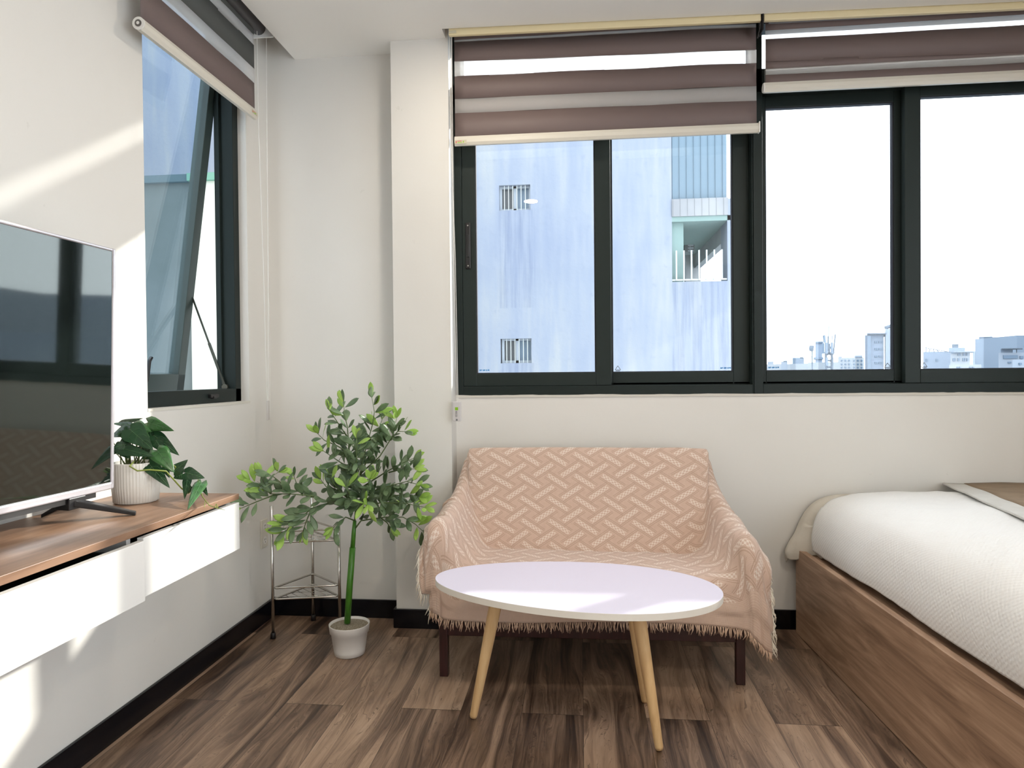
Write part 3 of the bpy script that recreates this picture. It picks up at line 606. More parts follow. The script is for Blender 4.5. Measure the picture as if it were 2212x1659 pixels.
# ------------------------------------------------------------------ sofa
sf = thing('sofa', 'small two-seat sofa with dark red wooden frame mostly hidden under a beige throw', 'sofa', (.03, 2.62, 0))
for (x, y, zt_) in ((-.506, 2.437, .445), (.555, 2.455, .445), (-.470, 2.875, .70), (.515, 2.875, .70)):
    m = M(); m.box(x-.0155, x+.0155, y-.0155, y+.0155, 0, zt_); m.build('leg', DARKW, sf, bevel=.002)
m = M(); m.hexa([(-.49, 2.425, .150), (-.49, 2.447, .150), (-.49, 2.447, .25), (-.49, 2.425, .25)], [(.54, 2.443, .150), (.54, 2.465, .150), (.54, 2.465, .25), (.54, 2.443, .25)])
m.box(-.455, .50, 2.865, 2.885, .20, .27); m.build('rail', DARKW, sf, bevel=.002)
for a, b in (((-.506, 2.437), (-.470, 2.875)), ((.555, 2.455), (.515, 2.875))):
    m = M(); f = [[(x-.018, y, .425), (x+.018, y, .425), (x+.018, y, .445), (x-.018, y, .445)] for x, y in (a, b)]; m.hexa(*f)
    f = [[(x-.011, y, .19), (x+.011, y, .19), (x+.011, y, .25), (x-.011, y, .25)] for x, y in (a, b)]; m.hexa(*f)
    for t in (.2, .35, .5, .65, .8): x, y = lerp(a[0], b[0], t), lerp(a[1], b[1], t); m.box(x-.006, x+.006, y-.012, y+.012, .25, .425)
    m.build('arm', DARKW, sf, bevel=.002)
UPH = tint('cream_upholstery', (.62, .55, .46), (.68, .60, .50), 20, .85)
m = M(); m.box(-.435, .49, 2.47, 2.73, .25, .375); m.build('seat_cushion', UPH, sf, bevel=.03)
m = M(); m.hexa([(-.42, 2.74, .36), (-.42, 2.86, .36), (-.42, 2.892, .735), (-.42, 2.865, .735)], [(.47, 2.74, .36), (.47, 2.86, .36), (.47, 2.892, .735), (.47, 2.865, .735)]); m.build('back_cushion', UPH, sf, bevel=.012)
# throw draped over the sofa
def throw_material():
    mt = mk('woven_throw', (.55, .38, .28), .9, sheen=.3); t = T(mt); x, y, z = xyz(mt, coord(mt, 'UV'))
    spk = None; strp = None; PX, PY = .113, .094
    for fam in (0, 1):
        cxo, cyo, an = (0, 0, -R(33)) if fam == 0 else (PX/2, PY/2, R(33))
        u = ((x-cxo)/PX+.5).fract()-.5; v = ((y-cyo)/PY+.5).fract()-.5; u = u*PX; v = v*PY
        p = u*cos(an)+v*sin(an); q = v*cos(an)-u*sin(an); ap, aq = p.abs(), q.abs()
        inb = ap.lt(.053)
        chk = (((p/.0080).floor()+(q/.0063).floor())/2).fract().gt(.45)
        sk = inb*aq.lt(.0085)*ap.lt(.046)*chk
        st = inb*(aq.gt(.0115)*aq.lt(.0142)).max(aq.gt(.0172)*aq.lt(.0200))
        spk = sk if spk is None else spk.max(sk); strp = st if strp is None else strp.max(st)
    th_ = (x*2400).sin()*.5+.5; tv_ = (y*1900).sin()*.5+.5; nz = noi(mt, coord(mt, 'UV'), 60, 3)
    col = mix(mt, nz, (.55, .38, .295), (.65, .475, .38))
    hem = y.gt(.985)
    strp = strp*(N(t, hem.k)*-1+1); spk = spk*(N(t, hem.k)*-1+1)
    col = mix(mt, strp*.5, col, (.37, .235, .155)); col = mix(mt, spk*.55, col, (.86, .79, .71))
    hl = ((y*1300).sin().gt(.2))*hem
    col = mix(mt, hl*.35, col, (.72, .58, .46))
    base(mt, col); bump(mt, th_*.35+tv_*.35+spk*1.2-strp*.8+nz*.4, .5, .0015)
    return mt
THROW = throw_material()
ST = 'ABCDEFGHI'
K = [
 [(-.500, 2.895, .50), (-.500, 2.892, .66), (-.505, 2.87, .60), (-.545, 2.84, .54), (-.580, 2.70, .475), (-.592, 2.56, .47), (-.588, 2.45, .465), (-.575, 2.43, .36), (-.555, 2.415, .245)],
 [(-.492, 2.897, .55), (-.490, 2.893, .725), (-.497, 2.86, .715), (-.522, 2.835, .635), (-.548, 2.70, .575), (-.556, 2.56, .555), (-.556, 2.435, .54), (-.550, 2.405, .40), (-.540, 2.39, .245)],
 [(-.470, 2.90, .60), (-.480, 2.893, .758), (-.480, 2.856, .758), (-.484, 2.825, .665), (-.487, 2.70, .585), (-.492, 2.56, .562), (-.500, 2.425, .545), (-.512, 2.395, .40), (-.515, 2.385, .240)],
 [(-.44, 2.90, .62), (-.45, 2.893, .767), (-.45, 2.858, .767), (-.430, 2.785, .58), (-.395, 2.720, .415), (-.405, 2.56, .405), (-.440, 2.42, .385), (-.462, 2.395, .30), (-.470, 2.387, .222)],
 [(-.22, 2.90, .62), (-.22, 2.893, .770), (-.22, 2.858, .770), (-.21, 2.785, .58), (-.20, 2.715, .400), (-.20, 2.56, .395), (-.21, 2.425, .385), (-.22, 2.395, .31), (-.22, 2.390, .218)],
 [(.24, 2.90, .62), (.24, 2.893, .770), (.24, 2.858, .770), (.24, 2.785, .58), (.25, 2.715, .395), (.25, 2.56, .390), (.25, 2.43, .380), (.25, 2.405, .31), (.25, 2.400, .228)],
 [(.48, 2.90, .62), (.490, 2.893, .768), (.495, 2.858, .768), (.475, 2.785, .58), (.455, 2.720, .405), (.47, 2.56, .400), (.50, 2.43, .385), (.525, 2.405, .31), (.535, 2.400, .215)],
 [(.500, 2.90, .60), (.512, 2.893, .758), (.520, 2.856, .755), (.518, 2.825, .655), (.530, 2.72, .565), (.545, 2.56, .530), (.562, 2.43, .505), (.585, 2.40, .36), (.590, 2.392, .185)],
 [(.515, 2.897, .55), (.522, 2.893, .72), (.535, 2.86, .705), (.560, 2.835, .625), (.590, 2.70, .550), (.605, 2.56, .520), (.610, 2.44, .495), (.620, 2.405, .33), (.625, 2.385, .150)],
 [(.520, 2.895, .50), (.530, 2.89, .66), (.545, 2.865, .61), (.580, 2.84, .53), (.615, 2.70, .455), (.640, 2.56, .42), (.648, 2.45, .40), (.650, 2.42, .27), (.655, 2.395, .135)]]
def cr(P, t):                                # Catmull-Rom through a list
    n = len(P)-1; t = max(0, min(.99999, t))*n; i = int(t); f = t-i
    p0, p1, p2, p3 = P[max(i-1, 0)], P[i], P[i+1], P[min(i+2, n)]
    if i == 0: p0 = p1*2-p2
    if i+2 > n: p3 = p2*2-p1
    return .5*((2*p1)+(p2-p0)*f+(2*p0-5*p1+4*p2-p3)*f*f+(3*p1-p0-3*p2+p3)*f*f*f)
KV = []
for c in K:
    c = [Vector(p) for p in c]; KV.append(c[:4]+[c[3].lerp(c[4], .86), c[4], c[4].lerp(c[5], .13)]+c[5:])
NSt = len(KV[0])
cols_t = []                                  # denser across the arms
segw = [3, 4, 5, 9, 14, 9, 5, 4, 3]; segw = [s_*2 for s_ in segw]
for i, s_ in enumerate(segw): cols_t += [(i+k/s_)/9 for k in range(s_)]
cols_t.append(1.0); NV = 110
Gd = []
for tu in cols_t:
    stn = [cr([c[j] for c in KV], tu) for j in range(NSt)]
    Gd.append([cr(stn, k/NV) for k in range(NV+1)])
# uv: arc length across and down
mid_v = [0]; cm = Gd[len(Gd)//2]
for k in range(NV): mid_v.append(mid_v[-1]+(cm[k+1]-cm[k]).length)
ax_ = [0]; kE = int(NV*.62)
for i in range(len(Gd)-1): ax_.append(ax_[-1]+.5*((Gd[i+1][kE]-Gd[i][kE]).length+(Gd[i+1][int(NV*.25)]-Gd[i][int(NV*.25)]).length))
rows = []
for k in range(NV+1):
    row = []
    for i in range(len(Gd)):
        p = Gd[i][k].copy(); tu = cols_t[i]; tv = k/NV
        side = max(0, abs(tu-.5)*2-.55)/.45; fr = max(0, (tv-.45))/.55
        i0, i1 = max(i-1, 0), min(i+1, len(Gd)-1); k0, k1_ = max(k-1, 0), min(k+1, NV)
        nr = (Gd[i1][k]-Gd[i0][k]).cross(Gd[i][k1_]-Gd[i][k0]); nr.normalize()
        if nr.y > 0 and k < NV*.95 and k > NV*.2: nr = -nr
        amp = .0025+.020*side*min(1, tv*2.2)
        ph = tu*46+tv*9*(1 if tu > .5 else -1)
        wv = sin(ph)*.30+noise.noise(Vector((tu*9, tv*5, 0)))*1.3+noise.noise(Vector((tu*24, tv*12, 4)))*.7
        if tv > .86: amp += .005*(tv-.86)/.14
        p += nr*abs(wv)*amp
        if p.y > 2.992: p.y = 2.992
        row.append(p)
    rows.append(row)
m = M(); m.grid(rows); bl = m.build('throw_blanket', THROW, None, smooth=True, origin=(.03, 2.6, .4))
tag(bl, 'beige woven throw with fringed edges draped over the small sofa', 'blanket')
uvl = bl.data.uv_layers.new(name='UVMap'); nC = len(Gd)
for lp in bl.data.loops:
    vi = lp.vertex_index; uvl.data[lp.index].uv = (ax_[vi % nC], mid_v[vi//nC])
md = bl.modifiers.new('s', 'SOLIDIFY'); md.thickness = .003; md.offset = 0
def fringe(edge, out, ln, name, dens=.0055, col=None):
    m = M(); rn = random.Random(5); acc = 0; nxt = 0
    for i in range(len(edge)-1):
        a, b = edge[i], edge[i+1]; l = (b-a).length
        while nxt <= acc+l:
            p = a.lerp(b, (nxt-acc)/max(l, 1e-6)); ll = ln*rn.uniform(.75, 1.15)
            sw = Vector((rn.gauss(0, .22), rn.gauss(0, .12), 0)); d = (Vector((0, 0, -1))+sw+out*rn.uniform(.1, .5)).normalized(); d2 = (Vector((0, 0, -1))+Vector((rn.gauss(0, .35), rn.gauss(0, .15), 0))+out*.1).normalized()
            m.tube([p, p+d*ll*.5, p+d*ll*.5+d2*ll*.5], [.0016, .0022, .0009], 4)
            nxt += dens*rn.uniform(.7, 1.3)
        acc += l
    o = m.build(name, col, bl, smooth=True); o['kind'] = 'stuff'; return o
FR = mk('beige_yarn', (.60, .42, .31), .9); FRW = mk('pale_yarn', (.80, .74, .64), .9)
fringe(rows[-1], Vector((0, -1, 0)), .034, 'front_fringe', .0048, FR)
fringe([r_[0] for r_ in rows][40:], Vector((-1, 0, 0)), .045, 'side_fringe', .006, FRW)
fringe([r_[-1] for r_ in rows][40:], Vector((1, 0, 0)), .045, 'side_fringe', .006, FRW)
# ------------------------------------------------------------------ bed
BD = Matrix.Translation((.898, 2.951, 0)) @ Matrix.Rotation(.048, 4, 'Z') @ Matrix(((1, 0, 0, 0), (-.04, 1, 0, 0), (0, 0, 1, 0), (0, 0, 0, 1)))
bed = thing('bed', 'low bed with brown wood-grain side board along the right of the room', 'bed', (1.7, 1.95, 0))
m = M(); m.box(0, .025, -2.02, 0, .003, .36, T=BD); m.build('side_board', BEDWOOD, bed, bevel=.0012)
m = M(); m.box(1.60, 1.625, -2.02, 0, .003, .36, T=BD); m.build('side_board', BEDWOOD, bed, bevel=.0012)
for y_ in (-.025, -2.02): m = M(); m.box(.025, 1.60, y_, y_+.025, .003, .36, T=BD); m.build('end_board', BEDWOOD, bed, bevel=.0012)
m = M(); m.box(.025, 1.60, -1.995, -.025, .30, .345, T=BD); m.build('platform', BEDWOOD, bed)
m = M(); m.box(.095, 1.55, -1.97, -.01, .345, .585, T=BD); mt_ = m.build('mattress', mk('mattress_ticking', (.7, .68, .64), .9), None, bevel=.075, origin=(1.7, 1.95, .345)); tag(mt_, 'thick mattress on the low bed under the white quilt', 'mattress')
def quiltmat():
    mt = mk('white_seersucker', (.82, .80, .77), .85, sheen=.25); x, y, z = xyz(mt, coord(mt, 'UV'))
    wx = noi(mt, coord(mt, 'UV'), 7, 2)*.5; a = ((x+wx*.035)*420).sin(); b = ((y+wx*.035)*390).sin(); h = (a*b)*.5+.5; nz = noi(mt, coord(mt, 'UV'), 90, 4)
    base(mt, mix(mt, h*.14, (.84, .825, .80), (.76, .745, .725))); bump(mt, h*.45+nz*.9, .6, .003); return mt
QM = quiltmat()
prof = [(.040, .372), (.036, .42), (.043, .47), (.062, .525), (.10, .572), (.16, .600), (.24, .613), (.34, .617)]+[(.34+i*.06, .618) for i in range(1, 7)]
PV = [Vector((a, b, 0)) for a, b in prof]; NS, NP = 110, 90; rows = []; arc = 0; uvs = []
for k in range(NP+1):
    p = cr(PV, k/NP); 
    if k: arc += (p-last).length
    last = p; row = []
    for i in range(NS+1):
        s_ = .075+i/NS*1.93; hang = max(0, 1-k/NP*3.2)
        t_ = p.x+hang*(.010*noise.noise(Vector((s_*3, k*.02, 0)))+.004*noise.noise(Vector((s_*14, k*.03, 2))))
        z_ = p.y+(.006*noise.noise(Vector((s_*5, p.x*7, 5)))+.003*noise.noise(Vector((s_*17, p.x*21, 7))))*(1-hang*.7)
        if k < 8: z_ += .012*noise.noise(Vector((s_*2.3, 1, 9)))*(1-k/8)+.004*(1-k/8)
        if s_ < .25: z_ -= .010*((.25-s_)/.2)**2*(1 if p.y > .55 else .4)
        row.append(BD @ Vector((t_, -s_, max(z_, .363)))); uvs.append((arc, s_))
    rows.append(row)
m = M(); m.grid(rows); qo = m.build('quilt', QM, None, smooth=True, origin=(1.2, 1.9, .6)); tag(qo, 'white textured quilt covering the side and top of the bed', 'quilt')
uvl = qo.data.uv_layers.new(name='UVMap')
for lp in qo.data.loops: uvl.data[lp.index].uv = uvs[lp.vertex_index]
md = qo.modifiers.new('s', 'SOLIDIFY'); md.thickness = .006; md.offset = 0
# sheet corner hanging over the end of the bed at the wall
prs = [(-.028, .290), (-.034, .335), (-.022, .385), (.004, .440), (.030, .50), (.060, .55), (.10, .585), (.16, .606), (.30, .612)]
PV = [Vector((a, b, 0)) for a, b in prs]; rows = []
for k in range(51):
    p = cr(PV, k/50); row = []
    for i in range(19):
        s_ = -.036+i/18*.20; f = max(0, 1-k/25); q = i/18
        hemz = f*(.075*q**.6+.008*sin(q*15))
        q2 = min(1, max(0, (q-.25)/.32)); q2 = q2*q2*(3-2*q2); tx = lerp(p.x, max(p.x, .060)+.012*(1 if k > 22 else 0), q2)+f*(1-q2)*(.010*sin(q*23+k*.1)); hemz -= 0; zz = p.y+hemz+.004*noise.noise(Vector((q*5, k*.1, 0)))-(.06*(1-q)**2*.5 if k > 12 else .03*(1-q)**2*k/12)-.034*q2*(1 if k > 22 else 0)
        row.append(BD @ Vector((tx, -s_, zz)))
    rows.append(row)
m = M(); m.grid(rows); o = m.build('bed_sheet', tint('cream_cotton', (.60, .55, .47), (.66, .61, .53), 9, .9, .3), None, smooth=True, solid=.003, origin=(.95, 2.92, .45)); tag(o, 'cream cotton sheet corner hanging over the end of the bed at the wall', 'sheet')
# brown blanket with a pale folded hem
bb = thing('brown_blanket', 'flat brown blanket with pale hem lying on the far part of the bed', 'blanket', (1.9, 2.3, .625))
def patch(name, x0a, x0b, x1, za, mat, amp=.004, th=.008):
    rows = []
    for i in range(41):
        y = 2.985-i/40*1.9; xa = lerp(x0a, x0b, i/40); row = []
        for k in range(31):
            x = lerp(xa, x1(i/40), k/30); row.append(Vector((x, y, za+amp*noise.noise(Vector((x*6, y*6, 1)))+amp*.8*noise.noise(Vector((x*18, y*9, 1))))))
        rows.append(row)
    m = M(); m.grid(rows); return m.build(name, mat, bb, smooth=True, solid=th)
BRN = tint('brown_cotton', (.24, .17, .11), (.30, .215, .14), 14, .85, .2)
patch('blanket_body', 1.585, 1.29, lambda t: 2.47, .634, BRN)
patch('folded_hem', 1.500, 1.20, lambda t: lerp(1.60, 1.305, t), .632, tint('pale_hem_cotton', (.58, .56, .52), (.64, .62, .58), 12, .85, .2), .003, .007)
# ================================================================== outside
def facademat():
    mt = mk('stained_blue_white_render', (.30, .36, .42), .9); c = coord(mt); x, y, z = xyz(mt, c)
    st = noi(mt, comb(mt, x*3.5, y, z*.35), 1.2, 6, .6); bl_ = noi(mt, c, .55, 4)
    fine = noi(mt, c, 9, 4)
    def strk(x0, x1, z0, z1): return (x.gt(x0)*x.lt(x1)*z.gt(z0)*z.lt(z1))*(noi(mt, comb(mt, x*9, 0, z*.5), 2.0, 4)-.42).max(0.0)*2.2
    stn = strk(-1.32, -.72, 2.2, 3.79)+strk(-1.3, -.75, .4, 1.30)+strk(1.46, 2.34, .9, 2.56)
    col = ramp(mt, st*.6+bl_*.4, [(.36, (.165, .198, .265)), (.5, (.200, .230, .280)), (.62, (.245, .265, .282))])
    col = mix(mt, stn.min(.6), col, (.10, .13, .20)); base(mt, mix(mt, fine.gt(.64)*.25, col, (.135, .16, .225))); bump(mt, fine, .2, .02); return mt
FAC = facademat(); CORR = mk('blue_grey_panel', (.125, .18, .225), .8); CONC = tint('pale_concrete', (.20, .21, .225), (.255, .265, .275), 2.5, .9)
DGL = mk('dark_far_glass', (.05, .06, .065), .3); BGL = mk('blue_far_glass', (.10, .16, .22), .3); FRM = mk('pale_grey_frame', (.30, .34, .38), .6); WPNT = mk('white_railing_paint', (.36, .40, .40), .6); AQ = mk('aqua_plaster', (.16, .235, .225), .85)
FY = 11.0
def f_(x, y, Y=FY): p = at(1, Y, x, y); return p.x, p.z
bld = thing('neighbouring_building', 'pale blue stained apartment block filling the view through the left half of the back window', 'building', (-2, FY+3, -14))
m = M(); LX = -9.5; TOPZ = 5.95
w1 = (-1.30, -.79, 3.79, 4.20); w2 = (-1.285, -.775, 1.30, 1.70)
LOX0, LOX1, LOZ0, LOZ1 = 1.466, 2.325, 2.565, 3.60
D = .5
m.box(LX, w1[0], FY, FY+D, -14, TOPZ); m.box(w1[1], LOX0, FY, FY+D, -14, TOPZ)
m.box(w1[0], w1[1], FY, FY+D, w1[3], TOPZ); m.box(w1[0], w1[1], FY, FY+D, w2[3], w1[2]); m.box(w1[0], w1[1], FY, FY+D, -14, w2[2])
m.box(LOX0, 2.47, FY, FY+D, -14, LOZ0); m.box(LOX1, 2.47, FY, FY+D, LOZ0, 3.86)
m.box(LX, -4.2, FY, FY+7, TOPZ, 10); m.box(LX, LX+.3, FY+D, FY+7, -14, TOPZ); m.box(LX, LOX0, FY+6.7, FY+7, -14, TOPZ); m.box(LX, LOX0, FY+D, FY+7, TOPZ-.2, TOPZ)
m.box(1.2, LOX0-.001, FY+D, FY+7, -14, TOPZ-.2)
m.build('wall', FAC, bld)
for i, (a, b, c, d) in enumerate((w1, w2)):
    q = M(); ring(q, a, b, c, d, .04, .03, .045, .03, FY+.10, FY+.16); q.box((a+b)/2-.025, (a+b)/2+.02, FY+.10, FY+.16, c, d); wf = q.build('window', FRM, bld)
    q = M(); q.box(a, (a+b)/2, FY+.17, FY+.2, c, d); q.build('pane', DGL, wf); q = M(); q.box((a+b)/2, b, FY+.17, FY+.2, c, d); q.build('pane', BGL, wf)
    for k in range(6):
        q = M(); xx = a+.085+k*.0685; q.box(xx-.006, xx+.006, FY+.03, FY+.045, c, d); q.build('bar', WPNT, wf)
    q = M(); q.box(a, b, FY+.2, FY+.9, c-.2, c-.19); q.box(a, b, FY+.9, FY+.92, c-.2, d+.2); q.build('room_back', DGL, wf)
m = M(); m.box(LOX0, 2.33, FY+.06, FY+.12, 3.86, TOPZ)
for k in range(8): x_ = LOX0+.02+k*.112; m.box(x_-.004, x_+.004, FY+.045, FY+.06, 3.86, TOPZ)
m.build('panel_cladding', CORR, bld)
m = M(); m.box(LOX0, 2.335, FY-.02, FY+.25, 3.60, 3.875)
for k in range(8): x_ = LOX0+.02+k*.112; m.box(x_-.003, x_+.003, FY-.027, FY-.02, 3.60, 3.875)
m.build('ledge', CONC, bld)
m = M(); m.box(LOX0, 2.47, FY, FY+3.4, 3.52, 3.60); m.box(LOX0, 2.47, FY+.51, FY+3.4, LOZ0-.1, LOZ0); m.box(LOX0, 1.66, FY+.1, FY+3.2, LOZ0, 3.52); m.build('balcony_slab', AQ, bld)
m = M(); p0_ = f_(1518, 520, FY+3.2); m.box(2.15, 2.45, FY+3.1, FY+3.35, LOZ0, 3.52); m.hexa([(2.33, FY+.1, 3.25), (2.45, FY+.1, 3.25), (2.45, FY+.1, 3.52), (2.33, FY+.1, 3.52)], [(2.33, FY+3.2, 3.25), (2.45, FY+3.2, 3.25), (2.45, FY+3.2, 3.52), (2.33, FY+3.2, 3.52)]); m.build('beam', CONC, bld)
q = M(); q.box(1.47, 2.32, FY+.02, FY+.04, LOZ0+.02, LOZ0+.045); rl = q.build('railing', WPNT, bld)
for k in range(7):
    q = M(); xx = 1.535+k*.118; q.box(xx-.012, xx+.012, FY+.01, FY+.03, LOZ0+.02, LOZ0+.50); q.build('picket', WPNT, rl)
ac = thing('air_conditioner', 'outdoor air conditioning unit in the balcony of the pale blue block', 'air conditioner', (1.84, FY+2.0, 2.9))
YA_ = FY+2.0; c0, c1 = at(1, YA_, 1479, 545), at(1, YA_, 1500, 492)
m = M(); m.box(c0.x, c1.x, YA_, YA_+.3, c0.z, c1.z); m.build('casing', mk('grey_casing', (.10, .12, .125), .7), ac)
m = M()
for k in range(9): zz = lerp(c0.z, c1.z, (k+.5)/9); m.box(c0.x+.06, c1.x-.02, YA_-.015, YA_, zz-.012, zz+.012)
m.box((c0.x+c1.x)/2, (c0.x+c1.x)/2+.012, YA_-.02, YA_-.015, c0.z, c1.z); m.build('grille', FRM, ac)
# low neighbouring wall seen through the side window
sx = at(1, 5.5, 412, 600).x
m = M(); m.box(sx, -2.4, 5.5, 5.7, -14, 2.78); o = m.build('boundary_wall', tint('pale_lime_render', (.40, .44, .38), (.43, .46, .42), 1.5, .9), None, origin=(-5, 5.6, -14)); 
nw = thing('boundary_wall', 'pale neighbouring wall with a green capping seen through the open side window', 'wall', (-5, 5.6, -14)); o.parent = nw; o.location = (0, 0, 0); o.name = 'wall_body'
m = M(); m.box(sx, -2.38, 5.46, 5.74, 2.78, 2.842); m.build('capping', mk('green_capping', (.10, .22, .17), .8), nw)
m = M(); m.box(-9, sx, 5.52, 5.7, -14, 2.78); m.build('dark_wall_part', tint('dark_render', (.075, .095, .095), (.095, .115, .118), 1.5, .9), nw)  # left stretch coloured darker, its joint set behind the sash stile
m = M(); m.box(-9, sx, 5.48, 5.74, 2.78, 2.842); m.build('capping', mk('dark_capping', (.05, .085, .10), .8), nw)
# ground far below
m = M(); m.box(-700, 900, 6, 1600, -14.2, -14); struct(m.build('ground', tint('hazy_ground', (.15, .19, .22), (.21, .245, .265), .03, .95)))
# skyline, with distance haze put into the pale blue material colours
SKY = [mk('hazed_far_wall_%s' % n, c, .9) for n, c in (('pale_blue', (.165, .205, .265)), ('lighter_blue', (.20, .235, .28)), ('grey_blue', (.125, .165, .215)), ('white', (.235, .26, .285)))]
SKW = mk('far_window', (.075, .12, .175), .5); SKD = mk('far_metal', (.065, .09, .12), .7)
def tower(name, lab, Y, x0, x1, ytop, mi=0, dep=14, wins=None, extra=None, cat='building'):
    a = at(1, Y, x0, ytop); b = at(1, Y, x1, ytop); r = thing(name, lab, cat, ((a.x+b.x)/2, Y+dep/2, -14), None)
    dv = Vector(((a.x+b.x)/2, Y, 0)).normalized()*min(dep, 8)
    def blk(x0, x1, y, zb, zt): q = M(); f = [Vector((x, y, z)) for x, z in ((x0, zb), (x1, zb), (x1, zt), (x0, zt))]; q.hexa(f, [p+dv for p in f]); return q
    blk(a.x, b.x, Y, -14, a.z).build('wall', SKY[mi], r)
    if wins:
        for (px, py, ww, hh) in wins:
            p = at(1, Y, px, py); s_ = Y/1461; q = M(); q.box(p.x-ww*s_/2, p.x+ww*s_/2, Y-.12, Y, p.z-hh*s_/2, p.z+hh*s_/2); q.build('window', SKW, r)
    for e in (extra or []):
        nm, ex0, ex1, ey0, ey1, dy, mm = e; p, q_ = at(1, Y, ex0, ey0), at(1, Y, ex1, ey1); blk(p.x, q_.x, Y+dy, min(p.z, q_.z), max(p.z, q_.z)).build(nm, SKY[mm] if isinstance(mm, int) else mm, r)
    return r
wn = [(x, y, 3, 4) for y in (739, 754, 770, 784) for x in (1891, 1894.8, 1900, 1903.8)]
t1 = tower('apartment_tower', 'pale blue tower block with two rooftop water tanks beside the window post', 90, 1868, 1909, 724, 0, 16, wn, [('stair_tower', 1909, 1952, 711, 800, -.5, 1), ('glazed_bay', 1869, 1877, 726, 800, -.6, 2), ('roof_edge', 1867, 1909, 720.5, 722.5, -.8, SKD)])
for px in (1917.5, 1928.5):
    p = at(1, 91, px, 706.5); m = M(); m.tube([(p.x-.30, 91, p.z-.1), (p.x+.30, 91, p.z+.1)], .23, 12); m.tube([(p.x, 91, p.z-.6), (p.x, 91, p.z)], .06, 5); m.build('water_tank', SKD, t1)
tower('distant_tower', 'slim pale blue distant tower block left of the antenna mast', 210, 1761, 1776, 740, 0, 12, None, [('cap', 1760, 1777, 738, 740.5, -.5, 2), ('podium', 1756, 1777, 772, 776, -.5, 2)])
tower('low_building', 'low grey-blue far building under a thin horizontal boom', 120, 1712, 1737, 773, 2, 5, None, [('roof_block', 1728, 1735, 771, 774, 0, 2), ('base_block', 1706, 1745, 786, 800, -.4, 3)])
tower('low_building', 'tiny far building left of the low grey-blue building', 165, 1687, 1701, 781, 1, 4, None, [('roof_block', 1692, 1700, 779, 781.5, 0, 2)])
tower('low_building', 'small pale far building at the left corner of the middle pane', 185, 1658, 1671, 781, 1, 4, None, [('base_block', 1655, 1712, 787, 800, -.4, 3)])
wn = [(x, y, 3, 3.4) for y in (779, 787, 794) for x in (1818, 1826, 1834, 1845, 1853, 1861)]
tower('apartment_row', 'long low pale apartment row between the mast and the tower block', 130, 1810, 1867, 773, 3, 12, wn, [('roof_block', 1846, 1863, 768, 773, 0, 1), ('roof_block', 1811, 1818, 770, 773, 0, 1)])
tower('low_building', 'low pale far building directly behind the antenna mast', 150, 1745, 1812, 783, 3, 12)
# masts
ms_ = thing('antenna_mast', 'grey cluster of mobile phone antennas on a rooftop mast', 'antenna', (at(1, 55, 1790, 790).x, 55, -14))
def bar(m, a, b, r, Y): m.tube([at(1, Y, *a), at(1, Y, *b)], r, 6)
m = M(); bar(m, (1784, 830), (1784, 740), .10, 55); bar(m, (1797, 830), (1797, 740), .10, 55)
for px in (1784, 1797): p = at(1, 55, px, 829); m.tube([(p.x, 55, -14), p], .10, 6)
for y in (748, 762, 776, 790): bar(m, (1783, y), (1798, y+6), .05, 55); bar(m, (1798, y), (1783, y+6), .05, 55)
bar(m, (1779, 762), (1802, 762), .06, 55); bar(m, (1790, 700+5), (1790, 765), .035, 55); m.build('lattice', SKD, ms_)
for a, b, r in (((1780, 724), (1782, 740), .11), ((1778.5, 741), (1778.5, 764), .09), ((1785, 740), (1785, 764), .12), ((1797, 740), (1797, 764), .10), ((1804.5, 722), (1800, 766), .055), ((1797.5, 725), (1797, 740), .03), ((1789, 726), (1789, 760), .05), ((1792, 742), (1792, 762), .06), ((1786, 772), (1786, 790), .09), ((1798, 772), (1798, 792), .08)):
    m = M(); bar(m, a, b, r, 54.8); m.build('antenna_panel', SKY[2] if r > .08 else SKD, ms_)
pl = thing('lamp_mast', 'thin mast with a dish cluster on top left of the antennas', 'antenna', (at(1, 60, 1754, 790).x, 60, -14))
m = M(); p = at(1, 60, 1754.5, 829); m.tube([(p.x, 60, -14), p], .06, 6); bar(m, (1754.5, 830), (1754.5, 752), .06, 60); bar(m, (1712, 768), (1754, 770.5), .025, 60); m.build('pole', SKD, pl)
m = M(); p = at(1, 60, 1752.5, 752.5); m.lathe([(0, -.26), (.16, -.22), (.20, 0), (.16, .22), (0, .26)], p, 10); m.tube([at(1, 60, 1757.5, 747), at(1, 60, 1756, 758)], .05, 6); m.build('dish_cluster', SKD, pl)
# right pane
wn = [(2001, 778, 3.5, 5), (2023, 778, 4, 5)]
t = tower('warehouse', 'flat-roofed pale blue building with a triangular roof truss at its left', 112, 1994, 2053, 760, 0, 5, wn)
m = M(); 
for a, b in (((1998, 751), (2048, 760)), ((2001, 752), (2000, 760)), ((2009, 754), (2007, 760)), ((2016, 755), (2018, 760)), ((2024, 756), (2027, 760))): bar(m, a, b, .06, 112)
m.build('roof_truss', SKD, t)
wn = [(2064, 762, 17, 3.6), (2059, 777, 2.2, 6), (2062, 777, 2.2, 6), (2070, 777, 3.5, 6), (2080, 777, 2.5, 6), (2084, 777, 2.5, 6), (2089, 777, 2.5, 6), (2071, 766, 5, 5), (2082, 765, 4, 6), (2088, 765, 3, 6)]
tower('stepped_building', 'stepped pale building with a dark rooftop box', 75, 2053, 2095.5, 759.5, 3, 4, wn, [('upper_block', 2053, 2088, 751, 759.6, .3, 0), ('rooftop_box', 2061, 2075, 743, 751, .4, SKD), ('cornice', 2053, 2097, 759, 761, -.6, 1)])
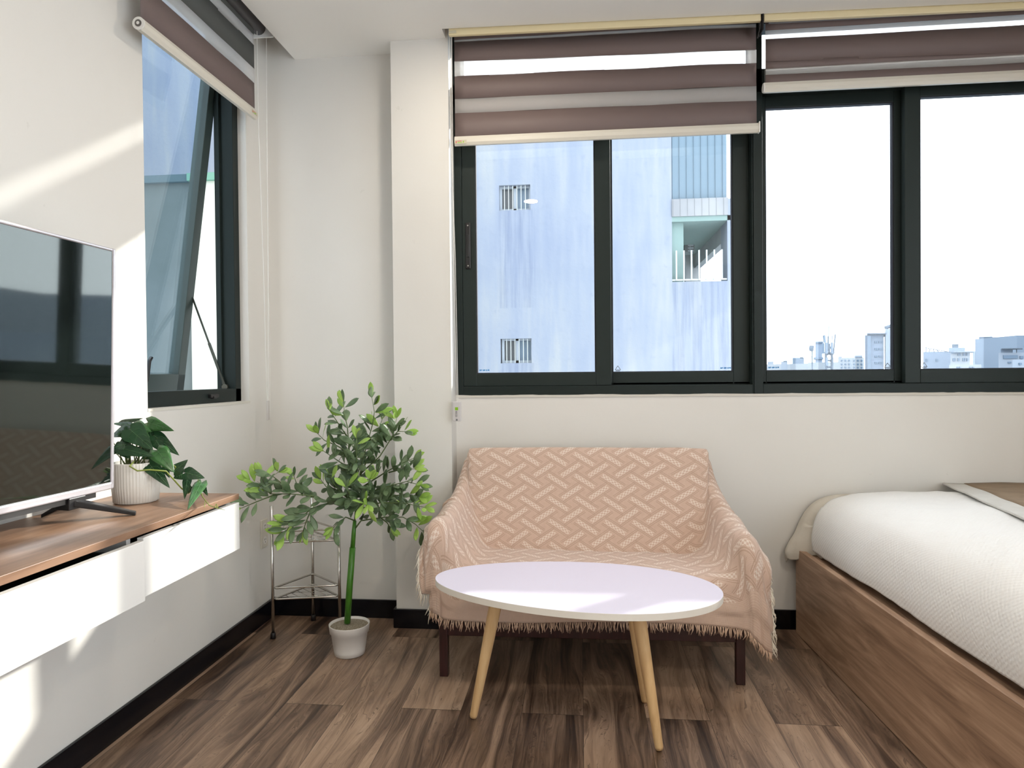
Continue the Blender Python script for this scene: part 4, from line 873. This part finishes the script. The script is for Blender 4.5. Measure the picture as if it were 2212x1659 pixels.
wn = [(x, y, 4, 2.2) for y in (740, 746, 753, 760, 768, 776, 784) for x in (2117, 2128.5, 2139, 2147, 2159, 2164)]
tower('apartment_tower', 'tall wide pale blue tower block with an overhanging flat roof', 150, 2108, 2173, 733, 0, 20, wn, [('roof_canopy', 2105.5, 2175.5, 729.5, 731, -1.5, SKD), ('roof_block', 2118, 2147, 727, 733, .5, 2), ('side_block', 2149, 2168, 728.5, 733, .5, 2), ('low_wing', 2099, 2108, 759, 800, -.4, 1), ('bay', 2120, 2134, 737, 800, -.6, 1)])
tower('penthouse_building', 'pale building with glazed penthouse in front of the wide tower block', 85, 2157, 2212, 762, 1, 3, [(2182, 771, 27, 7), (2206, 772, 6, 6), (2180, 783, 6, 3)], [('penthouse', 2164, 2190, 753.5, 762, .2, 2), ('roof_canopy', 2157, 2202, 752.5, 754, -.6, SKD), ('roof_posts', 2195, 2197, 754, 762, 0, SKD)])
wn = [(x, 794, 3, 3) for x in (2068, 2073, 2095, 2101)]
tower('low_building', 'white low building along the bottom edge of the right pane', 66, 2050, 2120, 788, 3, 3, wn)
tower('low_building', 'pale low building at the lower right edge of the right pane', 62, 2187, 2250, 777, 1, 2.5, [(2203, 786, 5, 4)])
# city further right (mirrored by the television)
rn = random.Random(3)
for i, (x, Y, wd, h) in enumerate(((54, 60, 8, 3.0), (66, 64, 9, 8.0), (60, 100, 9, 6.0), (74, 92, 14, 10), (92, 94, 10, 5), (78, 66, 9, 2), (98, 70, 14, 3.4), (90, 48, 10, 2), (64, 44, 8, .8))):
    r = thing('far_building', ['hazy block', 'hazy slab'][i % 2]+' number far right of the window, seen only mirrored in the television', 'building', (x, Y, -14), 'far buildings mirrored in the television'); r['label'] = 'hazy blue far building seen only mirrored in the television screen'
    m = M(); m.box(x, x+wd, Y, Y+10, -14, h); m.build('wall', SKY[i % 3], r)

# unseen building added on the left to cut sky light at the side window
sb = thing('sky_blocker_building', 'unseen pale building added left of the room to block sky light', 'building', (-9, 0, -14))
m = M(); m.box(-12, -7.5, -14, 9.5, -14, 9); m.build('wall', CONC, sb)
